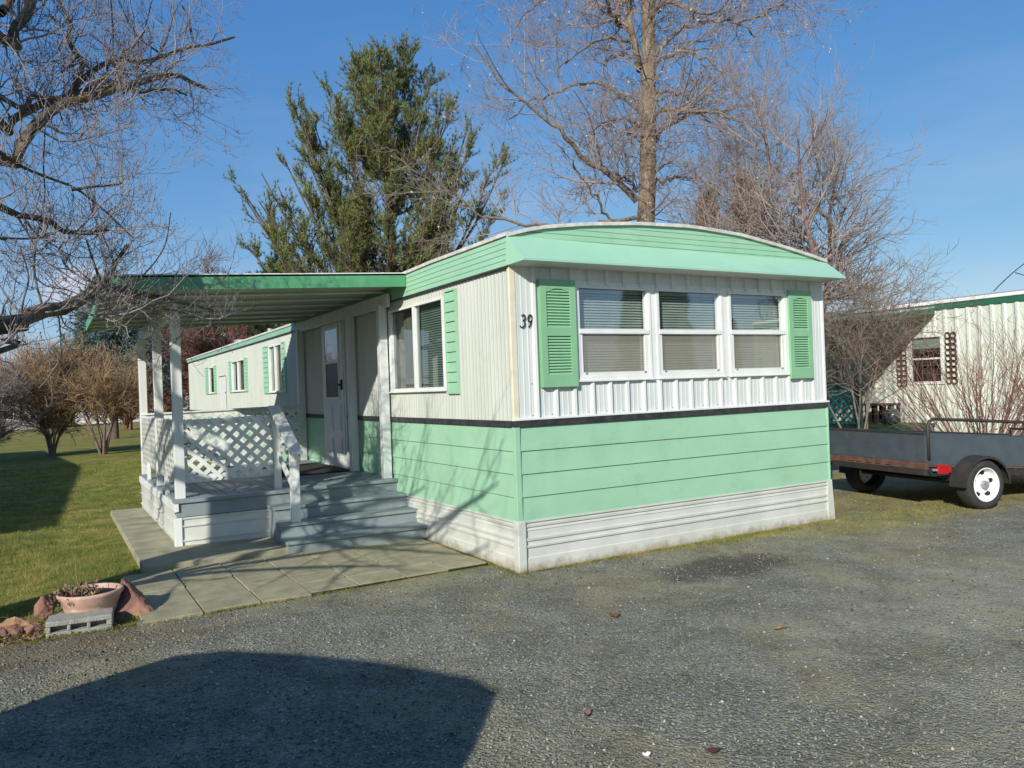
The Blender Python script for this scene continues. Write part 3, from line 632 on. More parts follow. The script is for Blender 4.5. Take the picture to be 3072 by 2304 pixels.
# side fascia, laps, dropping towards the back
mb = MB(); mf2 = MB(); K = 5
for (y0, y1, e0, e1) in zip(ysr, ysr[1:], er, er[1:]):
    for k in range(K):
        f0, f1 = k/K, (k+1)/K; b0 = 2.40+(2.628-e0-2.40)*f0; b1 = 2.40+(2.628-e1-2.40)*f0; t0 = 2.40+(2.628-e0-2.40)*f1; t1 = 2.40+(2.628-e1-2.40)*f1
        mb.quad((-.032,y0,b0),(-.032,y1,b1),(-.027,y1,t1),(-.027,y0,t0)); mb.quad((-.027,y0,b0),(-.032,y0,b0),(-.032,y1,b1),(-.027,y1,b1))
        mf2.quad((3.684,y0,b0),(3.684,y1,b1),(3.674,y1,t1),(3.674,y0,t0))
mb.build('fascia', MINT, home, fix=False); mf2.build('fascia', MINT, home, fix=False)
strip('eave_trim', BAND, [(-.036,-.004,0,LEN,2.388,2.400)])
# visor
mb = MB(); x0, x1 = -.036, 3.70
A = (x0+.0,-.024,2.632); B = (x1,-.024,2.606); Cc = (x1+.01,-.245,2.428); D = (x0+.015,-.245,2.424)
mb.quad(D, Cc, B, A); mb.quad(D, (D[0],-.245,2.408), (Cc[0],-.245,2.410), Cc)
mb.add([A, D, (D[0],-.245,2.408), (x0,-.0,2.400)], [(0,1,2,3)]); mb.add([B, Cc, (Cc[0],-.245,2.410), (x1,.0,2.400)], [(3,2,1,0)])
mb.build('visor', MINTB, home)
mb = MB(); mb.quad((D[0]+.002,-.243,2.409),(Cc[0]-.002,-.243,2.411),(x1,.0,2.399),(x0,.0,2.399)); mb.build('soffit', RIBF, home)

# --- windows
def window(F, a0, a1, b0, b1, kind, parent=home, blinds=True, depth=.022, curtain=False, w=.028):
    mb = MB(F); o = depth
    mb.box(a0,a1,b0,b0+w,0,o); mb.box(a0,a1,b1-w*.8,b1,0,o); mb.box(a0,a0+w,b0+w,b1-w*.8,0,o-.002); mb.box(a1-w,a1,b0+w,b1-w*.8,0,o-.002)
    mb.box(a0-.006,a1+.006,b0-.014,b0,0,o+.014)
    mb.box(a0+w,a0+w+.012,b0+w,b1-w*.8,-.045,o-.006); mb.box(a1-w-.012,a1-w,b0+w,b1-w*.8,-.045,o-.006)
    mid = (b0+b1)/2+.012 if kind == 'hung' else (a0+a1)/2
    if kind == 'hung':
        mb.box(a0+w,a1-w,mid-.02,mid+.02,-.01,o+.004)
        mb.box(a0+w+.012,a0+w+.034,b0+w,mid-.02,-.014,o-.008); mb.box(a1-w-.046,a1-w-.012,b0+w,mid-.02,-.014,o-.008)
        mb.box(a0+w+.012,a1-w-.012,b0+w,b0+w+.034,-.014,o-.007)
    elif kind == 'slide':
        mb.box(mid-w*.78,mid+w*.78,b0+w,b1-w*.8,-.02,o+.003)
    wn = mb.build('window', WHITE, parent, .002)
    if kind == 'hung':
        g = MB(F); g.quad((a0+w,mid,-.010),(a1-w,mid,-.010),(a1-w,b1-.02,-.010),(a0+w,b1-.02,-.010)); g.build('pane', GLASS, wn, fix=False)
        g = MB(F); g.quad((a0+w,b0+w,-.022),(a1-w,b0+w,-.022),(a1-w,mid,-.022),(a0+w,mid,-.022)); g.build('pane', GLASS, wn, fix=False)
        g = MB(F); g.quad((a0+w+.02,b0+w+.02,.002),(a1-w-.02,b0+w+.02,.002),(a1-w-.02,mid-.02,.002),(a0+w+.02,mid-.02,.002)); g.build('insect_screen', SCREEN, wn, fix=False)
        g = MB(F)
        for x in (a0+.075, a1-.095): g.box(x,x+.022,b0+.05,b0+.064,.010,.022)
        g.each('sash_latch', GALV, wn)
    elif kind == 'slide':
        g = MB(F); g.quad((a0+w,b0+w,-.006),(mid,b0+w,-.006),(mid,b1-.02,-.006),(a0+w,b1-.02,-.006)); g.build('pane', GLASS2, wn, fix=False)
        g = MB(F); g.quad((mid,b0+w,-.020),(a1-w,b0+w,-.020),(a1-w,b1-.02,-.020),(mid,b1-.02,-.020)); g.build('pane', GLASS2, wn, fix=False)
    else:
        g = MB(F); g.quad((a0+w,b0+w,-.006),(a1-w,b0+w,-.006),(a1-w,b1-.02,-.006),(a0+w,b1-.02,-.006)); g.build('pane', GLASS2, wn, fix=False)
    ba0, ba1 = a0+w+.004, a1-w-.004
    if kind == 'slide' and curtain == 'far': ba1 = mid
    if blinds:
        g = MB(F); n = int((b1-b0-.06)/.023)
        for i in range(n):
            z = b0+.035+i*.023; g.quad((ba0,z,-.056),(ba1,z,-.056),(ba1,z+.0185,-.066),(ba0,z+.0185,-.066))
        for f in (.2,.5,.8):
            x = ba0+(ba1-ba0)*f; g.box(x-.002,x+.002,b0+.03,b1-.03,-.0545,-.0535)
        g.box(ba0,ba1,b1-.05,b1-.022,-.078,-.052)
        g.build('blind', BLIND, wn, fix=False)
    if curtain:
        g = MB(F); c0 = mid+.02 if kind == 'slide' else a0+w; c1 = a1-w
        n = 28; pr = [(c0+(c1-c0)*i/n, -.095+.018*math.sin(i*1.9)) for i in range(n+1)]
        for (xa, ca), (xb, cb) in zip(pr, pr[1:]): g.quad((xa,b0+.02,ca),(xb,b0+.02,cb),(xb,b1-.02,cb),(xa,b1-.02,ca))
        g.build('curtain', CURT, wn, fix=False)
    return wn
for a, b in FW: window(FRONT, a, b, FZ[0], FZ[1], 'hung')
# mullion covers between the three sashes
mb = MB(FRONT); mb.box(1.394,1.450,1.478,2.30,.0,.010); mb.box(2.252,2.320,1.478,2.30,.0,.010); mb.box(.59,3.11,2.268,2.30,.0,.008); mb.each('mullion', WHITE, home, bevel=.002)
window(SIDE, *SW[0][:2], SW[0][2], SW[0][3], 'slide', curtain='far')
window(SIDE, *SW[1][:2], SW[1][2], SW[1][3], 'slide', curtain='far', w=.017)
window(SIDE, *SW[2][:2], SW[2][2], SW[2][3], 'slide', curtain='far', w=.017)
window(SIDE, *SW[3][:2], SW[3][2], SW[3][3], 'fixed', blinds=False, curtain=True, w=.017)

# --- shutters
def louvre_shutter(a0, a1, b0, b1):
    H = b1-b0; mb = MB(FRONT); s = .055; o = .048; mb.box(a0+.01,a1-.01,b0+.01,b1-.01,.004,.027)
    zr_ = [(b0, b0+.115*H), (b0+.475*H, b0+.555*H), (b0+.915*H, b1)]
    mb.box(a0,a0+s,b0,b1,.004,o); mb.box(a1-s,a1,b0,b1,.004,o)
    for p, q in zr_: mb.box(a0+s,a1-s,p,q,.004,o-.001)
    # shallow arched head of the upper panel
    n = 8; zt = zr_[2][0]
    pts = [(a0+s+(a1-a0-2*s)*i/n, zt-.030*(1-math.sin(math.pi*i/n))) for i in range(n+1)]
    for (xa, za), (xb, zb) in zip(pts, pts[1:]): mb.add([(xa,za,.028),(xb,zb,.028),(xb,zt,.028),(xa,zt,.028),(xa,za,o-.003),(xb,zb,o-.003),(xb,zt,o-.003),(xa,zt,o-.003)], [(0,1,2,3),(7,6,5,4),(0,4,5,1)])
    sh = mb.build('shutter', SHUT, home, .003)
    for (p, q), nl in (((zr_[0][1], zr_[1][0]), 13), ((zr_[1][1], zr_[2][0]), 13)):
        g = MB(FRONT); st = (q-p)/nl
        for i in range(nl):
            z = p+i*st
            g.quad((a0+s,z,.045),(a1-s,z,.045),(a1-s,z+st*.90,.030),(a0+s,z+st*.90,.030)); g.quad((a0+s,z,.045),(a0+s,z,.028),(a1-s,z,.028),(a1-s,z,.045))
        g.build('louvres', SHUT, sh, fix=False)
louvre_shutter(.243,.582,1.440,2.302); louvre_shutter(3.112,3.434,1.438,2.302)
def lap_shutter(a0, a1, b0, b1, n=9):
    mb = MB(SIDE); w = .016
    mb.box(a0,a0+w,b0,b1,.004,.026); mb.box(a1-w,a1,b0,b1,.004,.026); mb.box(a0+w,a1-w,b0,b0+w,.004,.025); mb.box(a0+w,a1-w,b1-w,b1,.004,.025)
    st = (b1-b0-2*w)/n
    for i in range(n):
        z = b0+w+i*st; mb.quad((a0+w,z,.024),(a1-w,z,.024),(a1-w,z+st-.004,.012),(a0+w,z+st-.004,.012)); mb.quad((a0+w,z,.024),(a0+w,z,.006),(a1-w,z,.006),(a1-w,z,.024))
    mb.build('shutter', MINT, home, fix=False)
lap_shutter(.93,1.155,1.412,2.345,10)
lap_shutter(6.80,7.0,1.50,2.28); lap_shutter(7.89,8.22,1.50,2.28)
lap_shutter(9.50,9.71,1.555,2.175); lap_shutter(10.95,11.17,1.555,2.175)
lap_shutter(12.58,12.83,1.555,2.16); lap_shutter(13.53,13.92,1.555,2.16)
# --- water heater hatch
mb = MB(SIDE); mb.box(11.56,12.22,.86,1.90,.004,.022); ht = mb.build('hatch_door', WHITE, home, .003)
mb = MB(SIDE); mb.box(11.56,11.60,1.55,1.58,.022,.030); mb.box(11.545,11.560,.86,1.90,.002,.012); mb.box(11.56,12.22,1.90,1.912,.002,.03); mb.build('edge_trim', BLACKM, ht)
# --- front door
mb = MB(SIDE); mb.box(4.03,4.84,.57,2.335,.004,.040); dr = mb.build('door', DOORW, home, .004)
mb = MB(SIDE); mb.box(3.985,4.028,.56,2.38,.004,.030); mb.box(4.842,4.885,.56,2.38,.004,.030); mb.box(4.028,4.842,2.337,2.38,.004,.030); mb.box(4.02,4.85,.545,.568,.004,.055); mb.build('door_frame', DOORW, dr, .003)
mb = MB(SIDE)
for a0, a1 in ((4.12,4.40),(4.46,4.74)):
    for b0, b1 in ((.66,.92),(.98,1.30)):
        mb.box(a0,a1,b0,b1,.040,.047); mb.box(a0+.03,a1-.03,b0+.03,b1-.03,.047,.052)
mb.build('door_panels', DOORW, dr, .004)
mb = MB(SIDE); mb.box(4.18,4.70,1.40,2.27,.041,.043); mb.build('door_window', BLACKM, dr)
mb = MB(SIDE)
for b in ((4.16,4.185,1.385,2.285),(4.695,4.72,1.385,2.285),(4.185,4.695,1.385,1.41),(4.185,4.695,2.262,2.285),(4.185,4.695,1.835,1.862)): mb.box(*b,.040,.052)
mb.build('window_frame', WHITE, dr, .002)
mb = MB(SIDE); mb.quad((4.185,1.862,.047),(4.695,1.862,.047),(4.695,2.262,.047),(4.185,2.262,.047)); mb.build('pane', GLASS2, dr, fix=False)
mb = MB(SIDE); mb.box(4.055,4.085,1.50,1.62,.040,.060); mb.tube([(4.07,1.56,.06),(4.07,1.56,.09),(4.13,1.56,.095)], .011, 8); mb.build('handle', BLACKM, dr)
# --- house number
def numeral(ch, x, z, size):
    cu = bpy.data.curves.new('n', 'FONT'); cu.body = ch; cu.size = size; cu.extrude = .004; cu.shear = .18; cu.offset = -.0022
    ob = bpy.data.objects.new('n', cu); C.objects.link(ob)
    bpy.context.view_layer.update()
    me = bpy.data.meshes.new_from_object(ob.evaluated_get(bpy.context.evaluated_depsgraph_get()))
    bpy.data.objects.remove(ob)
    for v in me.vertices: v.co = Vector((x+v.co.x*.78, -.010-v.co.z, z+v.co.y))
    me.materials.clear(); me.materials.append(BLACKM)
    o = bpy.data.objects.new('house_number', me); C.objects.link(o); o.parent = home
def arcpts(cx, cz, rx, rz_, a0, a1, n=10): return [(cx+rx*math.cos(math.radians(a0+(a1-a0)*i/n)), cz+rz_*math.sin(math.radians(a0+(a1-a0)*i/n))) for i in range(n+1)]
def digit(strokes, x):
    mb = MB()
    for st in strokes: mb.tube([(x+px+.16*pz, -.012, 1.918+pz) for px, pz in st], .0052, 6)
    mb.build('house_number', BLACKM, home)
digit([arcpts(.018,.078,.018,.022,150,-70)+arcpts(.017,.028,.022,.028,80,-150)], .068)
digit([arcpts(.020,.072,.019,.028,0,360,16), arcpts(.006,.072,.033,.070,0,-75)], .130)
# --- roof vents
def vent(name, x, y, z, r, h, cap=None):
    mb = MB(); mb.lathe([(r*1.7,-.04),(r*1.6,.0),(r,.02),(r,h),(0,h)], (x,y,z), n=20)
    if cap: mb.lathe([(0,h-.02),(cap,h-.02),(cap*1.05,h+.02),(cap*1.05,h+.10),(cap*.95,h+.12),(0,h+.13)], (x,y,z), n=24)
    return mb.build(name, GALV, home)
vent('roof_vent', .9, 11.5, 2.66, .055, .21); vent('chimney', .9, 14.2, 2.66, .10, .05, .20); vent('roof_vent', .9, 15.6, 2.66, .05, .10)

# ------------------------------------------------------------ covered porch
porch = thing('covered_porch', 'covered porch with grey deck, white posts, white lattice railing and flat green-edged roof', 'porch', (0,0,0))
PK = lambda x, y, z: (x, y-.115*x, z+.018*x)          # the porch is a little askew to the home and drops outwards
XL = -2.13; Y0 = 2.47; Y1 = 5.86; ZD = .542
# deck boards
mb = MB(PK); x = XL
while x < -.03:
    x2 = min(x+.118, -.012); mb.box(x+.003,x2-.004,Y0+.13,Y1,ZD-.03,ZD); x = x2
mb.box(XL-.02,-.012,Y0-.025,Y0+.122,ZD-.032,ZD+.001)
mb.build('deck', DECKG, porch, .003)
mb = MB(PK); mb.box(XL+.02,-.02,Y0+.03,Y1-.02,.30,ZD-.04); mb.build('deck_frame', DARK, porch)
mb = MB(PK); mb.box(XL,-.0,Y0,Y0+.03,ZD-.165,ZD-.033); mb.build('deck_fascia', DECKG, porch, .003)
# skirting of the porch
F2 = lambda a, b, c: PK(a, Y0+.012-c, b)
zsk = [.02,.165,.30,ZD-.17]
def skirt_prof(zs): 
    p = []
    for z0, z1 in zip(zs, zs[1:]): p += [(z0,.004),(z1-.022,.004),(z1-.018,.016),(z1-.004,.018),(z1,.004)]
    return p
lapped(F2, XL+.02, -.9, skirt_prof(zsk)).build('porch_skirting', SKIRT, porch, fix=False)
F3 = lambda a, b, c: PK(XL+.012-c, a, b)
lapped(F3, Y0+.06, Y1, skirt_prof([.02,.165,.30,.42,ZD-.035])).build('porch_skirting', SKIRT, porch, fix=False)
mb = MB(PK); mb.box(XL-.022,XL+.045,Y0-.012,Y0+.06,.02,ZD-.17); mb.build('corner_board', WOODW, porch, .004)
mb = MB(PK); mb.box(XL-.015,XL+.02,Y0-.022,Y1,ZD-.11,ZD-.034); mb.build('rim_board', WOODW, porch, .004)
# steps
XS = -1.32
for i, (yf, zt) in enumerate(((1.755,.150),(1.985,.281),(2.215,.412))):
    mb = MB(PK); yb = (1.985, 2.215, 2.47)[i]; zb = (.02,.150,.281)[i]
    mb.box(XS,.0,yf-.022,yf+.125,zt-.030,zt); mb.box(XS,.0,yf+.130,yb+.02,zt-.030,zt-.001)
    mb.build('step', DECKG, porch, .006)
    mb = MB(PK); mb.box(XS+.012,-.004,yf,yf+.022,zb,zt-.031); mb.box(XS+.012,XS+.034,yf+.022,yb+.02,.02,zt-.031); mb.build('riser', DECKG, porch, .002)
# posts
def post(x, y, z0, z1, w=.088, parent=porch):
    mb = MB(); X, Y, _ = PK(x, y, 0); mb.box(X-w/2,X+w/2,Y-w/2,Y+w/2,z0,z1); return mb.build('post', WOODW, parent, .004)
ZR = lambda x: 2.455+.047*x
for (x, y) in ((-2.075,Y0+.14),(-2.075,4.10),(-2.075,5.76),(-.075,Y0+.11),(-.075,3.60),(-.075,5.76)):
    post(x, y, ZD-.04+.018*x if x < -1 else ZD, ZR(x)-.10+(.0 if x < -1 else .02))
# beams along the posts
mb = MB(); 
for (x, zt) in ((-2.075, ZR(-2.075)), (-.065, ZR(-.065))):
    y0 = 2.56-.115*x if x < -1 else 2.45; y1 = 5.88-.115*x
    mb.box(x-.02,x+.02,y0-.05,y1,zt-.115,zt+.02)
mb.each('beam', WOODW, porch, bevel=.003)
# roof: ribbed pans, fascia on three sides
def rz(x, k=0): return 2.505+.047*x+k
YR0, YR1, XR = 1.99, 6.14, -2.70
mb = MB(); per = .58; y = YR0+.02
while y < YR1-.03:
    y2 = min(y+per, YR1-.03)
    for (ya, yb, zz) in ((y, y2-.03, .02), (y2-.03, y2, -.004)):
        mb.add([(XR+.03,ya,rz(XR,zz)),(-.0,ya,rz(0,zz)),(-.0,yb,rz(0,zz)),(XR+.03,yb,rz(XR,zz))], [(0,1,2,3)])
    mb.add([(XR+.03,y2-.03,rz(XR,.02)),(0,y2-.03,rz(0,.02)),(0,y2-.03,rz(0,-.004)),(XR+.03,y2-.03,rz(XR,-.004))], [(0,1,2,3)])
    mb.add([(XR+.03,y2,rz(XR,.02)),(0,y2,rz(0,.02)),(0,y2,rz(0,-.004)),(XR+.03,y2,rz(XR,-.004))], [(0,1,2,3)])
    y = y2
mb.build('ceiling', CEILP, porch, fix=False)
mb = MB(); y = YR0+.02
while y < YR1-.60:
    mb.add([(XR+.05,y+per-.034,rz(XR,-.008)),(0,y+per-.034,rz(0,-.008)),(0,y+per-.034,rz(0,.006)),(XR+.05,y+per-.034,rz(XR,.006)),(XR+.05,y+per-.026,rz(XR,-.008)),(0,y+per-.026,rz(0,-.008))], [(0,1,2,3),(0,4,5,1)]); y += per
mb.each('ceiling_seam', LATW, porch, fix=False)  # white colour on the seams puts in their bright lit edges
mb = MB(); mb.add([(XR,YR0,rz(XR,.115)),(-.04,YR0,rz(0,.115)),(-.04,YR1,rz(0,.115)),(XR,YR1,rz(XR,.115)),(XR,YR0,rz(XR,.10)),(-.04,YR0,rz(0,.10)),(-.04,YR1,rz(0,.10)),(XR,YR1,rz(XR,.10))], [(0,1,2,3),(7,6,5,4),(0,4,5,1),(1,5,6,2),(2,6,7,3),(3,7,4,0)])
mb.build('roof', ROOFW, porch)
mb = MB()
def fboard(p, q, th):
    (xa, ya), (xb, yb) = p, q; dx, dy = th
    vs = [(xa,ya,rz(xa,-.010)),(xb,yb,rz(xb,-.010)),(xb,yb,rz(xb,.118)),(xa,ya,rz(xa,.118))]; vs += [(x+dx,y+dy,z) for x, y, z in vs]
    mb.add(vs, [(0,1,2,3),(7,6,5,4),(0,4,5,1),(1,5,6,2),(2,6,7,3),(3,7,4,0)])
fboard((XR,YR0),(-.036,YR0),(0,.02)); fboard((XR,YR0+.02),(XR,YR1),(.02,0)); fboard((XR+.02,YR1-.02),(-.036,YR1-.02),(0,.02))
mb.each('fascia', FASC, porch)
strip('drip_edge', WHITE, [(XR-.012,-.03,YR0-.012,YR0+.01,0,0)], porch)
bpy.data.objects.remove(bpy.data.objects['drip_edge'])
mb = MB(); mb.add([(XR-.01,YR0-.012,rz(XR,.116)),(-.04,YR0-.012,rz(0,.116)),(-.04,YR0-.012,rz(0,.126)),(XR-.01,YR0-.012,rz(XR,.126)),(XR-.01,YR0+.02,rz(XR,.116)),(-.04,YR0+.02,rz(0,.116)),(-.04,YR0+.02,rz(0,.126)),(XR-.01,YR0+.02,rz(XR,.126))], [(0,1,2,3),(7,6,5,4),(0,4,5,1),(3,2,6,7)])
mb.build('drip_edge', WHITE, porch)
# railings: lattice panels, rails, stub legs
LF = lambda a, b, c: PK(a, Y0+.14-c, b)        # front panel frame
LL = lambda a, b, c: PK(-2.10-c, a, b)
LB = lambda a, b, c: PK(a, 5.72-c, b)
zl0, zl1 = .70, 1.285
lattice(LF, -2.03, -1.14, zl0, zl1, .088, .038).build('lattice', LATW, porch)
lattice(LL, Y0+.15, 5.72, zl0, zl1, .088, .038).build('lattice', LATW, porch)
lattice(LB, -2.03, -.11, .66, 1.27, .088, .038).build('lattice', LATW, porch)
mb = MB(PK)
mb.box(-2.03,-1.14,Y0+.145,Y0+.18,1.225,1.285); mb.box(-2.03,-1.14,Y0+.145,Y0+.18,zl0-.02,zl0+.05)
mb.box(-2.095,-2.06,Y0+.19,5.72,1.225,1.285); mb.box(-2.095,-2.06,Y0+.19,5.72,zl0-.02,zl0+.04)
mb.box(-2.03,-.11,5.725,5.76,1.25,1.30); mb.box(-2.03,-.11,5.725,5.76,.64,.70)
mb.box(-2.12,-.10,5.70,5.80,1.300,1.322)
mb.each('rail', WOODW, porch, bevel=.003)
def stub(x, y, z0, z1, w=.075, parent=porch):
    mb = MB(PK); mb.prism([(x-w/2,y-.02,z0),(x+w/2,y-.02,z0),(x+w/2,y-.02,z0+.09),(x+w/2,y-.02,z1),(x-w/2,y-.02,z1),(x-w/2,y-.02,z0+.11)], (0,.04,0)); mb.build('baluster', WOODW, parent, .003)
for y in (3.25,4.95):
    mb = MB(PK); mb.box(-2.13,-2.095,y-.055,y+.055,ZD-.02,.73); mb.box(-2.095,-2.06,y-.05,y+.05,.73,1.24); mb.build('baluster', WOODW, porch, .004)
mb = MB(PK); mb.box(-1.215,-1.145,Y0+.10,Y0+.14,ZD-.03,1.32); mb.build('newel_post', WOODW, porch, .004)
mb = MB(PK); mb.box(-1.10,-1.05,5.72,5.76,ZD,1.28); mb.build('baluster', WOODW, porch, .003)
mb = MB(PK); mb.box(-1.205,-1.12,2.0,2.04,.28,.975); mb.build('handrail_post', WOODW, porch, .004)
mb = MB(); mb.bar(PK(-1.175,Y0+.20,1.365), PK(-1.165,1.90,.93), .115, .032); mb.build('handrail', WOODW, porch, .005)
mb = MB(); mb.bar(PK(-1.17,Y0+.12,.90), PK(-1.17,2.03,.60), .03, .05); mb.build('brace', WOODW, porch, .003)
# things on the porch
o = MB(PK).box(-.88,-.10,3.65,5.05,ZD+.002,ZD+.013).build('door_mat', MATR, bevel=.004)
tag(o, 'dark brown mat lying on the grey deck before the front door', 'door mat')

# ------------------------------------------------------------ utility trailer
UT = thing('utility_trailer', 'dark open utility trailer with white rims and red tail light, right of the green home', 'trailer', (5.42,.18,0), math.atan2(-.195,.981))
TL = .078      # the bed leans nose down
BT = lambda u, v, z: (u, v, z-TL*u)
def tb(name, m, boxes, bevel=.003, F=BT, parent=UT):
    mb = MB(F)
    for b in boxes: mb.box(*b)
    return mb.build(name, m, parent, bevel, local=True)
U0, U1, VH = -.62, 2.35, .72
tb('side_panel', TRBLUE, [(U0,U1,-VH-.004,-VH+.002,.448,.765)])
tb('side_panel', TRBLUE, [(U0,U1,VH-.002,VH+.004,.448,.765)])
tb('tailgate', TRBLUE, [(U0-.012,U0-.004,-VH,VH,.472,.755)])
tb('front_panel', TRBLUE, [(U1-.004,U1+.004,-VH,VH,.448,.765)])
tb('rail_cap', TRBLK, [(U0-.016,U0+.014,-VH-.01,VH+.01,.755,.775),(U0,U1,VH-.01,VH+.014,.765,.782)])
tb('bed_floor', RUST, [(U0,U1,-VH,VH,.425,.446)])
tb('rear_sill', RUST, [(U0-.026,U0+.02,-VH-.005,VH+.005,.396,.470)])
tb('frame', TRBLK, [(U0-.03,U0+.02,-VH,VH,.335,.394),(U0,U1,-VH+.02,-VH+.08,.35,.424),(U0,U1,VH-.08,VH-.02,.35,.424),(U1-.05,U1,-VH,VH,.35,.424),(.6,.65,-VH,VH,.35,.424),(1.4,1.45,-VH,VH,.35,.424)])
tb('rear_step_slot', TRBLK, [(U0-.029,U0-.025,.30-.14*i,.38-.14*i,.408,.418) for i in range(5)], 0)
mb = MB(); mb.tube([(0,-.86,.255),(0,.86,.255)], .028, 12); mb.build('axle', TRBLK, UT, local=True)
mb = MB()
for s in (-1, 1):
    for i in range(3): mb.bar((-.36+.04*i,s*.62,.345-.02*i),(.36-.04*i,s*.62,.345-.02*i),.045,.008)
mb.build('leaf_springs', TRBLK, UT, local=True)
# top hoop of the front gate
def hoop(pts, name='gate_hoop'):
    mb = MB(BT); mb.tube(pts, .017, 10); return mb.build(name, TRBLK, UT, smooth=True, local=True)
hoop([(U0+.02,-VH-.012,.50),(U0+.02,-VH-.012,.85),(U0+.045,-VH-.012,.90),(U0+.10,-VH-.012,.925),(U1-.1,-VH-.012,.935),(U1-.02,-VH-.012,.90),(U1,-VH-.012,.5)])
hoop([(U1,-VH,.5),(U1,-VH,.85),(U1,VH,.85),(U1,VH,.5)])
# tongue
mb = MB(); mb.bar((U1-.2,0,.24),(U1+1.2,0,.18),.08,.08); mb.bar((U1-.05,-.5,.22),(U1+.7,0,.2),.06,.06); mb.bar((U1-.05,.5,.22),(U1+.7,0,.2),.06,.06); mb.build('tongue', TRBLK, UT, local=True)
# wheels, fenders, lights
for s in (-1, 1):
    c = (0, s*.80, .262); ax = (0, s, 0)
    mb = MB(); mb.lathe([(.17,-.06),(.175,-.082),(.215,-.092),(.245,-.080),(.259,-.055),(.262,0),(.259,.055),(.245,.080),(.215,.092),(.178,.084),(.172,.07)], c, ax, 48); w_ = mb.build('wheel', TYRE, UT, smooth=True, local=True)
    mb = MB(); mb.lathe([(.178,.082),(.170,.090),(.166,.078),(.158,.050),(.150,.030),(.112,.018),(.098,.034),(.060,.044),(.040,.040),(0,.040)], c, ax, 48); r_ = mb.build('rim', RIMW, w_, smooth=True, local=True)
    mb = MB()
    for k in range(5):
        a = 2*math.pi*k/5+.3; cx, cz = .122*math.cos(a), .122*math.sin(a)
        mb.prism([(cx+.024*math.cos(b)*1.3*abs(math.sin(a))+.024*math.cos(b)*abs(math.cos(a)), s*.80+s*.0235+s*.006, .262+cz+.024*math.sin(b)) for b in [j*math.pi/5 for j in range(10)]], (0, s*.004, 0))
    mb.each('vent_hole', DARK, r_, local=True)
    mb = MB(); mb.lathe([(.042,.03),(.042,.075),(.038,.085),(0,.088)], c, ax, 24); mb.build('hub', GALV, w_, smooth=False, local=True)
    mb = MB(); R = .315; n = 16; v0, v1 = s*.705, s*.905
    pr = [(R*math.cos(math.radians(a)), .262+R*math.sin(math.radians(a))*.93) for a in np.linspace(-2, 182, n)]
    pr = [(pr[0][0]+.02, .30)]+pr+[(pr[-1][0]-.10, .30)] if False else pr
    for (xa, za), (xb, zb) in zip(pr, pr[1:]):
        mb.add([(xa,v0,za),(xb,v0,zb),(xb,v1,zb),(xa,v1,za),(xa,v0,za+.006),(xb,v0,zb+.006),(xb,v1,zb+.006),(xa,v1,za+.006)], [(0,1,2,3),(7,6,5,4),(1,5,6,2),(0,3,7,4)])
        mb.quad((xa,v1,za+.006),(xb,v1,zb+.006),(xb*.93,v1,(zb-.262)*.93+.262),(xa*.93,v1,(za-.262)*.93+.262))
    mb.build('fender', TRBLK, UT, smooth=False, local=True)
    tb('tail_light', RED, [(-.50,-.36,s*.725-.03 if s < 0 else s*.725,s*.725 if s < 0 else s*.725+.03,.355,.455),(-.36,-.31,s*.725-.02 if s < 0 else s*.725,s*.725 if s < 0 else s*.725+.02,.37,.43)], .008)
tb('light_bracket', GALV, [(-.56,-.50,-.745,-.725,.385,.41)])
mb = MB(); mb.lathe([(.016,0),(.016,.01),(0,.01)], (-.60,-.727,.43), (0,-1,0), 12); mb.build('frame_hole', DARK, UT, local=True)

# ------------------------------------------------------------ neighbour's mobile home on the right
NX = 12.5
NF = lambda a, b, c: (NX-c, a, b)
nb = thing('mobile_home', 'cream mobile home with dark green eaves behind the bare bush on the right', 'mobile home', (NX,0,0))
nh = [(4.10,4.80,1.23,2.21)]
psn = [(0,0),(.10,.004),(.13,.022),(.17,.022),(.20,.004),(.225,0)]
ribbed(NF, -9, 12, .32, 2.74, psn, .23, nh).build('ribbed_wall', NWALL, nb, fix=False)
mb = MB(NF); mb.box(-9,12,0,.32,-.02,.01); mb.build('skirting', NWALL, nb)
mb = MB(); mb.box(NX+.02,NX+3.66,-9,12,.3,.34); mb.box(NX+3.62,NX+3.66,-9,12,0,2.75); mb.box(NX,NX+3.66,-9.02,-9,0,2.8); mb.box(NX,NX+3.66,12,12.02,0,2.8); mb.build('back_wall', NWALL, nb)
NFG = mat('neighbour_fascia_green', (.025,.13,.075), (.02,.11,.06), 4, .5)
mb = MB(NF); mb.box(-9,12,2.715,2.835,.0,.03); mb.build('fascia', NFG, nb, .004)
mb = MB(NF); mb.box(-9,12,2.838,2.905,.0,.05); mb.build('roof_edge', WHITE, nb, .004)
mb = MB(); n = 10; xs_ = [NX-.03+3.72*i/n for i in range(n+1)]
for xa, xb in zip(xs_, xs_[1:]):
    f = lambda x: 2.905+.16*math.sin(math.pi*(x-NX+.03)/3.72); mb.add([(xa,-9.03,f(xa)),(xb,-9.03,f(xb)),(xb,12.03,f(xb)),(xa,12.03,f(xa))], [(0,1,2,3)])
mb.build('roof', ROOFG, nb, fix=False)
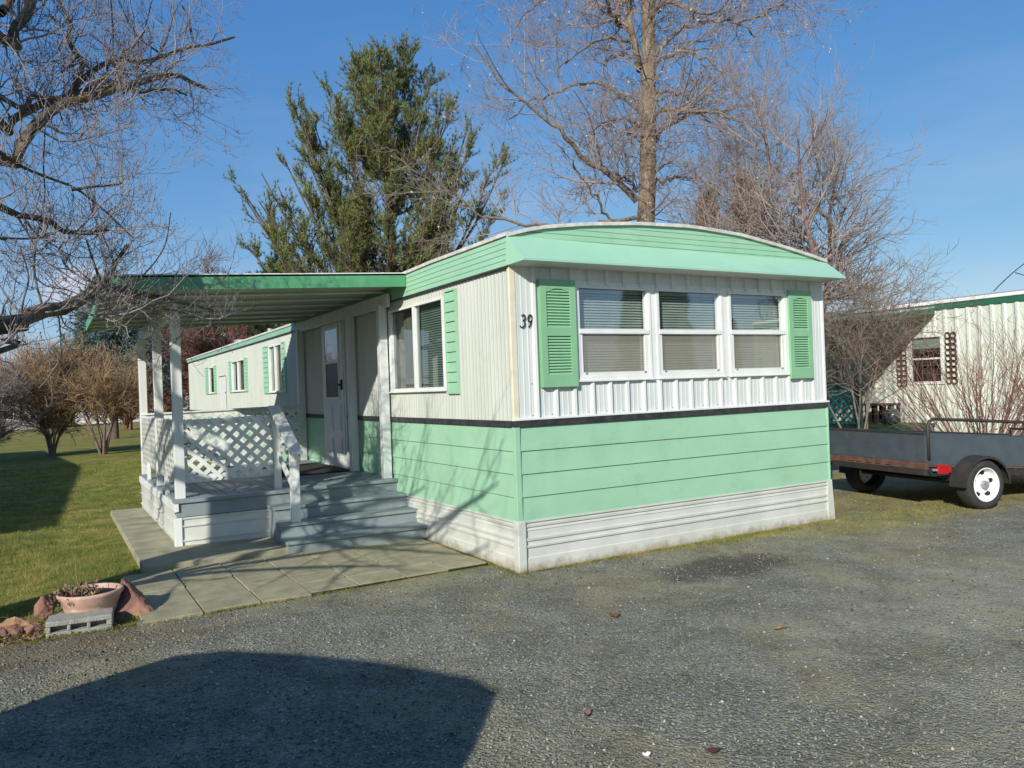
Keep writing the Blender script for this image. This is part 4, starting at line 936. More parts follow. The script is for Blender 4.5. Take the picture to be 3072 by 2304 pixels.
def nwindow():
    mb = MB(NF); a0, a1, b0, b1 = 4.08, 4.82, 1.21, 2.235; w = .06
    mb.box(a0,a1,b0,b0+w,0,.03); mb.box(a0,a1,b1-w,b1,0,.03); mb.box(a0,a0+w,b0+w,b1-w,0,.029); mb.box(a1-w,a1,b0+w,b1-w,0,.029); mb.box(a0+w,a1-w,1.72,1.755,0,.026)
    wn = mb.build('window', WHITE, nb, .003)
    g = MB(NF); g.quad((a0+w,b0+w,-.005),(a1-w,b0+w,-.005),(a1-w,b1-w,-.005),(a0+w,b1-w,-.005)); g.build('pane', GLASS, wn, fix=False)
    g = MB(NF); g.quad((a0+w,1.95,-.03),(a1-w,1.95,-.03),(a1-w,b1-w,-.03),(a0+w,b1-w,-.03)); g.build('blind', BLIND, wn, fix=False)
    g = MB(NF); g.quad((a0+w,b0+w,-.25),(a1-w,b0+w,-.25),(a1-w,b1-w,-.25),(a0+w,b1-w,-.25)); g.build('curtain', BROWNW, wn, fix=False)
nwindow()
for a0, a1, b0, b1 in ((3.80,4.03,1.22,2.24),(4.87,5.10,1.19,2.05)):
    mb = MB(NF); nz_ = 9 if b1 > 2.1 else 8; d = (b1-b0)/nz_
    for i in range(nz_):
        for j in range(2):
            cx = a0+(j+.5)*(a1-a0)/2; cz = b0+(i+.5)*d; r = .060; k = 12
            ring = [(cx+r*math.cos(q*2*math.pi/k), cz+r*1.25*math.sin(q*2*math.pi/k)) for q in range(k)]; rin = [(cx+r*.6*math.cos(q*2*math.pi/k), cz+r*.8*math.sin(q*2*math.pi/k)) for q in range(k)]
            for q in range(k):
                q2 = (q+1) % k; mb.add([(ring[q][0],ring[q][1],.045),(ring[q2][0],ring[q2][1],.045),(rin[q2][0],rin[q2][1],.045),(rin[q][0],rin[q][1],.045),(ring[q][0],ring[q][1],.024),(ring[q2][0],ring[q2][1],.024)], [(0,1,2,3),(0,4,5,1)])
    mb.build('lattice_shutter', LATB, nb, fix=False)
# its porch
npz = thing('covered_porch', 'dark teal covered porch with lattice railing and green carpeted deck on the right-hand home', 'porch', (10.1,4.3,0))
mb = MB(); mb.box(10.1,NX-.03,4.3,8.9,.36,.42); mb.build('deck', CARPET, npz, .004)
mb = MB(); mb.box(10.12,NX-.03,4.32,8.88,.0,.355); mb.build('skirting', TEAL, npz)
for y in (4.36, 6.6, 8.8):
    mb = MB(); mb.box(10.10,10.20,y-.05,y+.05,.42,2.50); mb.build('post', TEAL, npz, .004)
mb = MB()
mb.add([(9.95,4.23,2.53),(NX,4.23,2.80),(NX,9.0,2.80),(9.95,9.0,2.53),(9.95,4.23,2.50),(NX,4.23,2.76),(NX,9.0,2.76),(9.95,9.0,2.50)], [(0,1,2,3),(7,6,5,4),(0,4,5,1),(1,5,6,2),(2,6,7,3),(3,7,4,0)]); mb.build('roof', ROOFW, npz)
mb = MB(); mb.add([(9.93,4.20,2.40),(NX-.06,4.20,2.64),(NX-.06,4.20,2.765),(9.93,4.20,2.515),(9.93,4.228,2.40),(NX-.06,4.228,2.64),(NX-.06,4.228,2.765),(9.93,4.228,2.515)], [(0,1,2,3),(7,6,5,4),(0,4,5,1),(3,2,6,7)]); mb.box(9.93,9.948,4.23,9.0,2.39,2.515); mb.build('fascia', NFG, npz)
FP = lambda a, b, c: (10.12-c, a, b)
lattice(FP, 4.42, 8.75, .52, 1.20, .13, .035).build('lattice', TEAL2, npz)
mb = MB(FP); mb.box(4.42,8.75,1.20,1.26,-.03,.03); mb.box(4.42,8.75,.47,.52,-.03,.03); mb.build('rail', TEAL, npz, .003)
mb = MB(); mb.box(10.35,10.40,5.2,8.6,.42,2.35); mb.build('screen_wall', TEAL, npz)
# things on that porch
bt = thing('plank_table', 'low brown plank table standing against the cream wall on the teal porch', 'table', (11.9,5.3,.42))
mb = MB(); mb.box(11.65,12.2,4.85,5.55,.80,.84); mb.build('tabletop', BROWNW, bt, .004)
for dx in (11.68,12.14):
    for dy in (4.90,5.10,5.30,5.48):
        mb = MB(); mb.box(dx,dx+.05,dy-.03,dy+.03,.42,.80); mb.build('leg', BROWNW, bt)
o = MB().lathe([(.02,0),(.09,.03),(.15,.14),(.15,.22),(.10,.31),(.035,.34),(.035,.40),(.05,.41)], (11.55,4.62,.42), n=24).build('round_vase', mat('vase_glass_grey', (.10,.14,.14), (.05,.08,.08), 20, .25), smooth=True)
tag(o, 'round dark grey vase on the porch floor beside the brown table', 'vase')
o = MB().box(8.9,9.35,3.95,4.15,.0,.10).build('brick', mat('red_brick', (.22,.06,.03), rough=.9), bevel=.01)
tag(o, 'reddish brick block lying on the grass before the green deck', 'brick')
bpy.data.objects.remove(o)
# power line over the neighbour's roof
def wire(p, q, sag, name, lab):
    P0, P1 = Vector(p), Vector(q); pts = [tuple(P0.lerp(P1, t)-Vector((0,0,sag*4*t*(1-t)))) for t in np.linspace(0, 1, 14)]
    o = MB().tube(pts, .012, 5).build(name, BLACKM, smooth=True); tag(o, lab, 'cable', 'service wires above the right-hand roof')
wire((16.26,5.07,3.33),(20.9,6.0,4.75),-.12,'power_line','thin dark wire rising from the right-hand roof to the upper right, the higher of two')
wire((18.3,5.62,3.93),(23.0,6.9,3.95),.0,'power_line','thin dark wire forking down to the right from the longer wire above the right-hand roof')

# ------------------------------------------------------------ far homes across the lawn
def far_home(label, x0, x1, y0, y1, h, wall, roofc, win, rz=0):
    t = thing('mobile_home', label, 'mobile home', ((x0+x1)/2, (y0+y1)/2, 0), rz); hx, hy = (x1-x0)/2, (y1-y0)/2
    MB().box(-hx,hx,-hy,hy,0,h).build('wall', wall, t, local=True)
    mb = MB(); mb.prism([(-hx-.2,-hy-.2,h),(-hx-.2,-hy-.2,h+.12),(-hx-.2,0,h+.55),(-hx-.2,hy+.2,h+.12),(-hx-.2,hy+.2,h)], (2*hx+.4,0,0)); mb.build('roof', roofc, t, local=True)
    for (a, w, b0, b1) in win: 
        f = MB().box(-hx+a-.06,-hx+a+w+.06,-hy-.04,-hy-.002,b0-.06,b1+.06).build('window', WHITE, t, local=True); MB().box(-hx+a,-hx+a+w,-hy-.05,-hy-.042,b0,b1).build('pane', BLACKM, f, local=True)
    return t
FH1 = mat('far_wall_white', (.72,.73,.72), rough=.6); FH2 = mat('far_wall_grey', (.42,.42,.40), rough=.7); FR1 = mat('far_roof_white', (.62,.60,.58), rough=.7)
far_home('white mobile home far across the lawn, seen between the bare shrubs and the porch posts', -1.5, 12, 58, 62, 1.9, FH1, FR1, [(2,1.2,.8,1.5),(5,1.2,.8,1.5),(8,1.2,.8,1.5)])
far_home('grey mobile home with pale roof far across the lawn at the left edge', -22, -3.6, 50, 54, 2.0, FH2, FR1, [(13,1.4,.7,1.5),(9,1.2,.7,1.5),(16,1,.7,1.5)])
far_home('pale mobile home left of the lawn, out of view, added to shade the lawn', -12.3, -8.2, 2.0, 20.0, 2.9, FH2, FR1, [(1.2,1.4,1.2,2.0)], math.radians(.8))  # unseen stand-in, sized and turned to cast the shadow on the left lawn

# ------------------------------------------------------------ the photographer's van (its shadow is the dark patch in front)
vn = thing('parked_van', 'dark van parked on the gravel just beside the photographer, its shadow falling before the porch', 'van', (0,0,0))
ca, sa = math.cos(SUN_AZ), math.sin(SUN_AZ)
SR = lambda s, r, z: (s*sa+r*ca, -s*ca+r*sa, z)         # s = to the right of the sunlight, r = along it
cot = 1/math.tan(SUN_EL); HV = 1.86
prof = [(1.16,.35),(1.20,.75),(1.12,1.05),(.93,1.55),(.80,1.80),(.60,1.865),(0,1.90),(-.55,1.89),(-.95,1.86),(-1.20,1.78),(-1.35,1.50),(-1.40,1.05),(-1.42,.75),(-1.40,.35)]
rF = -2.13-HV*cot
mb = MB()
secs = [(rF-4.3,.90,.0),(rF-4.2,1,0),(rF-.12,1,0),(rF,.985,-.01)]
vv = []
for r, k, dz in secs: vv += [SR(-.12+(s+.12)*k, r, z+dz*(z > 1)) for s, z in prof]
n = len(prof); fs = [(i*n+j, i*n+(j+1)%n, (i+1)*n+(j+1)%n, (i+1)*n+j) for i in range(3) for j in range(n)]+[tuple(range(n))[::-1], tuple(range(3*n, 4*n))]
mb.add(vv, fs).build('body', CARP, vn)
mb = MB(); mb.add([SR(-1.30,rF,.40),SR(1.05,rF,.40),SR(1.05,rF+.75,.40),SR(-1.30,rF+.75,.40),SR(-1.30,rF,1.10),SR(1.05,rF,1.10),SR(.98,rF+.70,.92),SR(-1.22,rF+.70,.92)], [(0,3,2,1),(4,5,6,7),(0,1,5,4),(1,2,6,5),(2,3,7,6),(3,0,4,7)]); mb.build('bonnet', CARP, vn, .05)
mb = MB(); mb.add([SR(-1.22,rF+.012,1.12),SR(.98,rF+.012,1.12),SR(.84,rF+.012,1.66),SR(-1.12,rF+.012,1.70)], [(0,1,2,3)]); mb.build('windscreen', BLACKM, vn)
for s in (-1.30, 1.04):
    for r in (rF-.2, rF-3.3):
        mb = MB(); mb.lathe([(.2,-.1),(.30,-.1),(.33,0),(.30,.1),(0,.09)], SR(s, r, .33), SR(1,0,0), 24); mb.build('wheel', TYRE, vn, smooth=True)

# ------------------------------------------------------------ planter corner: bowl, cinder block, rocks
pot = thing('flower_bowl', 'wide pale terracotta bowl of withered plants at the lawn edge', 'flower pot', (-2.93,.68,0))
pot.scale = (.76,.76,.98)
mb = MB(); mb.lathe([(.125,0),(.185,.03),(.215,.10),(.222,.125),(.228,.128),(.238,.16),(.262,.185),(.264,.205),(.235,.207),(.225,.175),(.0,.165)], (0,0,.0), n=40); mb.build('bowl', TERRA, pot, smooth=True, local=True)
mb = MB(); mb.lathe([(.222,.176),(.15,.186),(.06,.192),(0,.195)], (0,0,0), n=24); mb.build('soil', SOIL, pot, smooth=True, local=True)
rng = np.random.default_rng(4)
def stalks(rng, n, c, r, L, lean=.6, K=5, rad=.0022):
    a = rng.uniform(0, 2*np.pi, n); q = np.sqrt(rng.uniform(0,1,n))*r
    P = np.empty((n, K, 3)); P[:,0] = np.array(c)+np.stack([np.cos(a)*q, np.sin(a)*q, np.zeros(n)], 1)
    d = np.stack([np.cos(a)*lean, np.sin(a)*lean, np.ones(n)], 1)+rng.normal(size=(n,3))*.4; d /= np.linalg.norm(d, axis=1, keepdims=True)
    st = (rng.uniform(.4,1,n)*L/(K-1))[:,None]
    for k in range(1, K): P[:,k] = P[:,k-1]+d*st; d = d+rng.normal(size=(n,3))*.35; d[:,2] -= .12; d /= np.linalg.norm(d, axis=1, keepdims=True)
    return P, np.full((n, K), rad)
def leaves(rng, pts, size, name, m, parent, local=False, jitter=.02, per=1, aspect=.55):
    pts = np.repeat(np.asarray(pts).reshape(-1,3), per, 0); n = len(pts); c = pts+rng.normal(size=(n,3))*jitter
    a = rng.normal(size=(n,3)); a /= np.linalg.norm(a, axis=1, keepdims=True); b = rng.normal(size=(n,3)); b -= (b*a).sum(1, keepdims=True)*a; b /= np.linalg.norm(b, axis=1, keepdims=True)
    s = (size*rng.uniform(.5,1.2,n))[:,None]; nn = np.cross(a, b)*s*.25
    V = np.stack([c-a*s, c+b*s*aspect+nn, c+a*s, c-b*s*aspect+nn], 1).reshape(-1,3); F = np.arange(4*n).reshape(-1,4)
    return np_obj(name, V, F, m, parent, local=local)
DRY = island_mat('dry_plant', [(0,(.10,.05,.035)),(.4,(.19,.11,.075)),(.75,(.27,.20,.13)),(1,(.16,.16,.06))], .9)
P, R = stalks(rng, 60, (-.10,-.04,.165), .13, .14, .9); P2, R2 = stalks(rng, 4, (-.08,.05,.17), .12, .30, .15)
ts = TubeSet(); ts.add(P, R, 4); ts.add(P2, R2*1.4, 4); ts.obj('stalks', DRY, pot, local=True)
leaves(rng, P[:, 1:], .017, 'withered_leaves', DRY, pot, True, .012, 2)
blk = thing('cinder_block', 'grey cinder block lying on its side with three slots before the terracotta bowl', 'cinder block', (-3.0,.46,0), math.radians(-6))
# block with slots: outline box minus slots, built as bars
mb = MB(); a, b, h = .185, .095, .098
zs0, zs1 = .030, .066
mb.box(-a,a,-b,b,0,zs0); mb.box(-a,a,-b,b,zs1,h)
xs0 = [(-a,-.158),(-.068,-.048),(.042,.062),(.152,a)]
for x0, x1 in xs0: mb.box(x0,x1,-b,b,zs0,zs1)
mb.box(-.158,.152,-b+.06,b,zs0,zs1)
mb.build('block', BLOCK, blk, .006, local=True)
_tx = bpy.data.textures.new('rock_noise', 'CLOUDS'); _tx.noise_scale = .05; _tx.noise_depth = 4
def rough_up(o, s=.022):
    bv = o.modifiers.new('bevel','BEVEL'); bv.width = .008; bv.segments = 2
    sd = o.modifiers.new('sub','SUBSURF'); sd.subdivision_type = 'SIMPLE'; sd.levels = 3; sd.render_levels = 3
    ds = o.modifiers.new('displace','DISPLACE'); ds.texture = _tx; ds.strength = s; ds.mid_level = .5; ds.texture_coords = 'GLOBAL'
def rock(name, label, loc, dims, m, seed, rz=0, pts=26, group=None):
    rn = np.random.default_rng(seed); v = rn.normal(size=(pts,3)); v /= np.linalg.norm(v, axis=1, keepdims=True); v *= rn.uniform(.8,1.05,(pts,1)); v[:,2] = v[:,2]*.5+.5
    bm = bmesh.new(); [bm.verts.new((p[0]*dims[0]/2*(1-.35*max(p[2]-.3,0)), p[1]*dims[1]/2*(1-.35*max(p[2]-.3,0)), p[2]*dims[2])) for p in v]
    r = bmesh.ops.convex_hull(bm, input=bm.verts); 
    bmesh.ops.delete(bm, geom=[e for e in r['geom_interior'] if isinstance(e, bmesh.types.BMVert)], context='VERTS')
    me = bpy.data.meshes.new(name); bm.to_mesh(me); bm.free(); me.materials.append(m)
    o = bpy.data.objects.new(name, me); C.objects.link(o); o.location = (loc[0], loc[1], loc[2] if len(loc) > 2 else -.01); o.rotation_euler = (0,0,rz)
    rough_up(o)
    return tag(o, label, 'rock', group)
G = 'rocks edging the planter'
# the tall wedge-shaped rock
bm_pts = [(-.13,-.05,0),(.12,-.16,0),(.15,.10,0),(-.08,.19,0),(-.10,-.02,.05),(.005,-.045,.185),(.03,.0,.17),(-.045,.12,.245),(-.01,.15,.23),(.13,-.10,.03),(.10,.09,.09)]
bm = bmesh.new(); [bm.verts.new(p) for p in bm_pts]; bmesh.ops.convex_hull(bm, input=bm.verts); me = bpy.data.meshes.new('rock'); bm.to_mesh(me); bm.free(); me.materials.append(ROCKR)
o = bpy.data.objects.new('rock', me); C.objects.link(o); o.location = (-2.69,.66,-.01); rough_up(o, .03)
tag(o, 'tallest pointed red rock standing right of the terracotta bowl', 'rock', G)
rock('rock', 'upright red rock leaning against the left side of the terracotta bowl', (-3.20,.87), (.15,.14,.19), ROCKR, 3, .3, group=G)
rock('rock', 'long orange rock lying left of the cinder block', (-3.33,.76), (.30,.16,.10), ROCKO, 7, -.1, group=G)
rock('rock', 'flat red rock at the left edge of the frame, outermost in the planter border', (-3.47,.60), (.20,.15,.075), ROCKR, 11, .2, group=G)
rock('rock', 'rounded red rock in the planter border, in front of the orange rock', (-3.36,.60), (.14,.12,.075), ROCKR, 13, 1.0, group=G)
rock('rock', 'rounded red rock between the orange rock and the cinder block', (-3.26,.56), (.14,.13,.08), ROCKR, 17, 2.0, group=G)
rock('rock', 'dark grey stone lying on the soil behind the cinder block', (-3.10,.66), (.17,.12,.10), ROCKB, 19, .4, group=G)
rock('rock', 'small blue grey stone at the gravel edge beside the tall pointed rock', (-2.655,.325), (.085,.07,.045), ROCKB, 23, .7, group=G)
rock('rock', 'grey stone half hidden in the grass behind the terracotta bowl', (-2.86,1.02), (.14,.10,.07), ROCKB, 29, .2, group=G)
rock('rock', 'small dark red rock tucked behind the tall pointed rock', (-2.76,.90), (.10,.10,.14), ROCKR, 31, .2, group=G)
# single leaves and scraps on the gravel
LEAFB = mat('fallen_leaf', (.24,.085,.03), (.15,.06,.03), 30, .8)
PAPER = mat('paper_scrap', (.75,.75,.72), rough=.8)
def fallen(name, label, cat, x, y, s, m, rz, seed, w=.55):
    rn = random.Random(seed); n = 9; mb = MB(); vs = []
    for i in range(n):
        a = 2*math.pi*i/n; r = s*(.75+.35*rn.random()); vs.append((r*math.cos(a), r*w*math.sin(a), .010+.016*rn.random()))
    mb.add([(0,0,.006)]+vs, [(0, i+1, (i+1) % n+1) for i in range(n)]); o = mb.build(name, m); o.location = (x, y, .004); o.rotation_euler = (0,0,rz); tag(o, label, cat)
fallen('fallen_leaf', 'round rusty brown leaf alone on the gravel before the corner of the home', 'leaf', -.15,-1.38,.042, LEAFB, .3, 1, .8)
fallen('fallen_leaf', 'narrow tan leaf on the gravel, farthest right of the fallen leaves', 'leaf', .44,-2.16,.048, mat('tan_leaf',(.30,.18,.09),rough=.9), -.3, 2, .35)
fallen('fallen_leaf', 'crumpled brown leaf on the gravel right of the dark shadow', 'leaf', -1.15,-2.48,.034, mat('brown_leaf',(.20,.12,.07),rough=.9), .8, 3, .5)
fallen('fallen_leaf', 'dark red leaf on the gravel near the bottom edge of the frame', 'leaf', -.95,-3.05,.036, mat('dark_leaf',(.09,.03,.025),rough=.9), .1, 4, .6)
fallen('paper_scrap', 'small white paper scrap on the gravel at the bottom edge', 'litter', -1.19,-2.93,.016, PAPER, -.9, 5, .25)

# ------------------------------------------------------------ trees
def limbs_set(LIMBS, K=16):
    P = []; R = []
    for l in LIMBS: q, r = resample(l, K); P.append(q); R.append(r)
    return np.array(P), np.array(R)
# --- old mossy tree whose limbs hang in from the left
oak = thing('bare_tree', 'old bare tree whose mossy limbs reach in from the left over the porch roof', 'tree', (-5.2,-.1,0))
rng = np.random.default_rng(11)
P0, R0 = limbs_set(OAK_LIMBS); R0[1:] *= .82
tk, tr_ = resample([(-5.25,-.15,-.1,.30),(-5.2,-.1,.5,.24),(-5.2,-.1,1.6,.21),(-5.15,-.1,2.8,.19),(-5.0,-.05,4.2,.15),(-4.8,.2,6.0,.10),(-4.7,.5,8.0,.05)], 16)
ts = TubeSet(); ts.add(tk[None], tr_[None], 14); ts.obj('trunk', BARK, oak)
# unseen limbs beyond the frame, to the upper left, added to shade the lawn
hid = []
for i in range(16):
    a = rng.uniform(.3, 2.9) if i < 10 else rng.uniform(2.9, 6); z = rng.uniform(2.6, 6.2); L = rng.uniform(1.8, 3.2); e = rng.uniform(.2, .8)
    p = np.array([-5.1, -.05, z]); d = np.array([math.cos(a), math.sin(a), e]); hid.append([(*(p+d*L*t+np.array([0,0,-.25*L*t*t])), .07*(1-t)+.012) for t in (0,.33,.66,1)])
hid = [h for h in hid if not (h[-1][0] > -3.2 and h[-1][1] < 4)]
for (ex, ey, ez) in ((-4.0,-2.0,2.85),(-4.3,-1.2,2.4),(-4.2,-2.4,3.1),(-4.6,-1.8,2.3),(-4.3,-1.0,3.0),(-4.7,-2.6,2.9)):  # further out-of-view limbs, placed to throw branch shadows on the side wall
    hid.append([(-5.15,-.1,ez-1.2,.05),(-4.95,-.5,ez-.6,.038),((ex-4.95)/2,(ey-.5)/2,ez-.25,.026),(ex,ey,ez,.02),(ex+.1,ey-.45,ez+.15,.01)])
PH, RH = limbs_set(hid)
ts = TubeSet(); ts.add(P0, R0, 9); ts.add(PH, RH, 7); ts.obj('limbs', BARK, oak)
seglen = np.array([np.linalg.norm(np.diff(p[2:], axis=0), axis=1).sum() for p in P0])
vis = P0[:, 2:]; visR = R0[:, 2:]
c1, r1 = spawn(rng, vis, visR, 165, .30, .95, (35,85), .05, 10, .19, .075, .36, .12, 1., .0030, .35, weight=seglen, rcap=.011)
c2, r2 = spawn(rng, c1, r1, 7, .12, .42, (30,70), .05, 7, .2, .11, .7, .15, 1., .0021, .5)
c3, r3 = spawn(rng, c2, r2, 4, .04, .16, (30,65), .05, 5, .2, .25, .8, .25, 1., .0016, .7)
d1, s1 = spawn(rng, vis, visR, 340, .08, .32, (40,85), .1, 6, .2, .18, .4, .05, 1., .0022, .5, weight=seglen)
d2, s2 = spawn(rng, d1, s1, 3, .04, .13, (30,60), .15, 4, .15, .22, .8, .25, 1., .0016, .7)
ts = TubeSet(); ts.add(c1, r1, 5); ts.add(c2, r2, 4); ts.add(c3, r3, 3); ts.add(d1, s1, 4); ts.add(d2, s2, 3)
e1, q1 = spawn(rng, PH, RH, 7, .5, 1.3, (35,75), .3, 6, .13, .08, .45, .15, 1., .005); e2, q2 = spawn(rng, e1, q1, 4, .2, .6, (30,65), .2, 5, .15, .1, .7, .15, 1., .004); ts.add(e1, q1, 4); ts.add(e2, q2, 3)
ts.obj('twigs', TWIG, oak)
# buds: short fat tips
tips = np.concatenate([c3[:, -1], d2[:, -1]]); tips = tips[rng.random(len(tips)) < .75]; n = len(tips)
dd = np.zeros((n,3)); dd[:,2] = .010; dd[:,:2] = rng.normal(size=(n,2))*.004
ts = TubeSet(); ts.add(np.stack([tips-dd*.3, tips+dd*.4, tips+dd], 1), np.tile(np.array([.0016,.0034,.001]), (n,1)), 4); ts.obj('buds', TWIG, oak)
LF_ = island_mat('clinging_leaf', [(0,(.13,.05,.03)),(.5,(.22,.09,.05)),(1,(.16,.10,.05))], .9)
q = c2[rng.choice(len(c2), 16)][:, -1]; leaves(rng, q, .022, 'dead_leaves', LF_, oak, False, .01, 1)

# --- tall tree behind the home
mp_ = thing('bare_tree', 'tallest bare tree with a straight brown trunk rising behind the arched roof', 'tree', (7.4,6.7,0))
rng = np.random.default_rng(21)
P0, R0 = limbs_set(MAPLE_LIMBS, 18)
P0[0, 0] = P0[0, 0]*0+np.array([P0[0,1,0], P0[0,1,1], P0[0,1,2]-.4])
tb0, tr0 = resample([(P0[0,1,0]+.02,P0[0,1,1],-.1,.30),(P0[0,1,0]+.02,P0[0,1,1],.8,.23),(P0[0,1,0],P0[0,1,1],P0[0,1,2],R0[0,1])], 8)
ts = TubeSet(); ts.add(P0[:1], R0[:1], 16); ts.add(tb0[None], tr0[None], 16); ts.obj('trunk', BARKM, mp_)
Pn = P0[1:]+rng.normal(size=P0[1:].shape)*.03; Rn = R0[1:]; Pn[:,0] = P0[1:,0]
ts = TubeSet(); ts.add(Pn, Rn, 9); ts.obj('limbs', BARKM, mp_)
seglen = np.array([np.linalg.norm(np.diff(p, axis=0), axis=1).sum() for p in Pn])
c1, r1 = spawn(rng, Pn, Rn, 210, .6, 2.0, (30,75), .22, 7, .12, .07, .45, .12, 1., .007, .35, weight=seglen)
t1, u1 = spawn(rng, P0[:1], R0[:1], 60, .3, 1.6, (50,85), .1, 6, .14, -.02, .12, .1, .95, .006, .35)
c1 = np.concatenate([c1, np.pad(t1, ((0,0),(0,1),(0,0)), mode='edge')+0]); c1[-len(t1):, -1] += (c1[-len(t1):, -2]-c1[-len(t1):, -3])*.5; r1 = np.concatenate([r1, np.pad(u1, ((0,0),(0,1)), mode='edge')])
c2, r2 = spawn(rng, c1, r1, 8, .3, 1.0, (30,65), .12, 5, .15, .05, .65, .12, 1., .0045, .45)
c3, r3 = spawn(rng, c2, r2, 4, .12, .45, (30,60), .05, 4, .18, .04, .75, .2, 1., .0036, .6)
ts = TubeSet(); ts.add(c1, r1, 5); ts.add(c2, r2, 3); ts.add(c3, r3, 3); ts.obj('twigs', TWIGT, mp_)
SEED = island_mat('pale_seed', [(0,(.55,.46,.34)),(.5,(.42,.32,.20)),(1,(.62,.56,.48))], .8)
q = c3[rng.choice(len(c3), 1500)][:, -1]; leaves(rng, q, .028, 'seeds', SEED, mp_, False, .01, 1, .5)

def generic_tree(name, label, cat, loc, H, stems, spread, seed, bark, twig, group=None, n1=10, n2=7, n3=5, base=.12, twr=.004, up=.35, L1=(.9,2.0), K=10, tw=3, lean=None, droop=0., start=.25, L2=(.4,1.0), L3=(.15,.45)):
    t = thing(name, label, cat, loc, 0, group); rng = np.random.default_rng(seed)
    P = []; R = []
    for i in range(stems):
        a = 2*math.pi*(i+rng.uniform(-.3,.3))/stems if stems > 1 else 0; s = spread*rng.uniform(.6,1.1) if stems > 1 else .15
        tip = (math.cos(a)*s, math.sin(a)*s, H*rng.uniform(.8,1.0)); k = base*rng.uniform(.7,1.)
        b0 = (math.cos(a)*base*.8, math.sin(a)*base*.8, -.1) if stems > 1 else (0,0,-.1)
        pts = [(*b0, k)]
        for f in (.2,.4,.6,.8,1): pts.append((b0[0]+(tip[0]-b0[0])*f**1.2+rng.normal()*.05*H*.3, b0[1]+(tip[1]-b0[1])*f**1.2+rng.normal()*.05*H*.3, tip[2]*f, k*(1-f*.85)))
        q, r = resample(pts, K); P.append(q); R.append(r)
    P = np.array(P); R = np.array(R)
    ts = TubeSet(); ts.add(P, R, 9); ts.obj('trunk', bark, t, local=True)
    c1, r1 = spawn(rng, P, R, n1, *L1, (35,70), up, 7, .1, .06, .5, start, .98, twr*2.0, .35, lenpow=.45)
    c2, r2 = spawn(rng, c1, r1, n2, *L2, (30,60), .12-droop, 5, .14, .05-droop*.5, .6, .15, 1., twr*1.3, .45)
    c3, r3 = spawn(rng, c2, r2, n3, *L3, (25,60), .06-droop, 4, .18, .05-droop*.4, .75, .2, 1., twr, .6)
    ts = TubeSet(); ts.add(c1, r1, 5); ts.add(c2, r2, tw); ts.add(c3, r3, 3); ts.obj('twigs', twig, t, local=True)
    return t, c3
RB = mat('reddish_twig', (.27,.19,.175), (.19,.125,.11), 3, .9); OR = mat('rusty_twig', (.38,.25,.13), (.25,.165,.09), 3, .9)
generic_tree('bare_tree', 'bare many-branched tree right of the tall trunk, its twigs spreading over the arched roof', 'tree', (7.9,5.2,0), 6.6, 3, 1.1, 31, BARKR, TWIGT, n1=26, n2=9, n3=5, base=.10, L1=(1.0,2.3), twr=.0030, up=.15, start=.35)
generic_tree('bare_tree', 'bare spreading tree whose low branches cross the right corner of the arched roof', 'tree', (8.3,4.0,0), 5.6, 3, 1.0, 33, BARKR, TWIGT, n1=30, n2=9, n3=5, base=.11, L1=(1.2,3.0), twr=.0030, start=.40, up=.05)
generic_tree('bare_tree', 'small tangled bare tree before the teal porch, right beside the home', 'tree', (7.9,2.75,0), 2.9, 5, 1.0, 35, mat('tangle_bark', (.20,.17,.13), rough=.9), mat('tangle_twig', (.27,.22,.17), (.19,.145,.11), 3, .9), n1=11, n2=9, n3=4, base=.022, L1=(.6,1.4), up=.0, twr=.0030, droop=.12, start=.45)
# red-stemmed shrub behind the trailer
def shrub(name, label, loc, H, n, spread, seed, m, group=None, rad=.006, n2=5, L2=(.2,.6), n3=0, K=8, base=.25, outw=1.0):
    t = thing(name, label, 'shrub', loc, 0, group); rng = np.random.default_rng(seed)
    a = rng.uniform(0, 2*np.pi, n); q = np.sqrt(rng.uniform(0,1,n)); P = np.empty((n,K,3)); P[:,0] = np.stack([np.cos(a)*q*base, np.sin(a)*q*base, np.full(n,-.03)], 1)
    d = np.stack([np.cos(a)*q*spread, np.sin(a)*q*spread, np.full(n, 1.)], 1); L = H*rng.uniform(.65,1.08,n)*(1+.18*q); d /= np.linalg.norm(d, axis=1, keepdims=True)
    st = (L/(K-1))[:,None]
    for k in range(1, K): P[:,k] = P[:,k-1]+d*st; d = d+rng.normal(size=(n,3))*.07; d[:,2] += .02*outw; d /= np.linalg.norm(d, axis=1, keepdims=True)
    R = rad*rng.uniform(.8,1.4,(n,1))*np.linspace(1.3,.4,K)[None]
    ts = TubeSet(); ts.add(P, R, 5); c2, r2 = spawn(rng, P, R, n2, *L2, (20,50), .2, 5, .12, .05, .7, .25, 1., rad*.35, .5); ts.add(c2, r2, 3)
    if n3: c3, r3 = spawn(rng, c2, r2, n3, L2[0]*.5, L2[1]*.5, (20,50), .15, 4, .15, .05, .7, .25, 1., rad*.3, .6); ts.add(c3, r3, 3)
    ts.obj('stems', m, t, local=True); return t
REDS = mat('red_stem', (.27,.125,.115), (.20,.115,.07), 4, .7)
shrub('bare_shrub', 'leafless shrub of upright reddish stems rising behind the utility trailer', (8.75,1.30,0), 2.3, 80, 1.1, 41, REDS, rad=.0062, n2=7, L2=(.3,.8), n3=2)
shrub('bare_shrub', 'low tan leafless shrub at the right edge beside the red-stemmed one', (9.9,.35,0), 1.9, 50, .8, 43, mat('tan_stem', (.36,.26,.14), (.24,.19,.09), 4, .8), rad=.007, n2=7, L2=(.25,.6))
GS = 'bare shrubs along the back of the lawn'
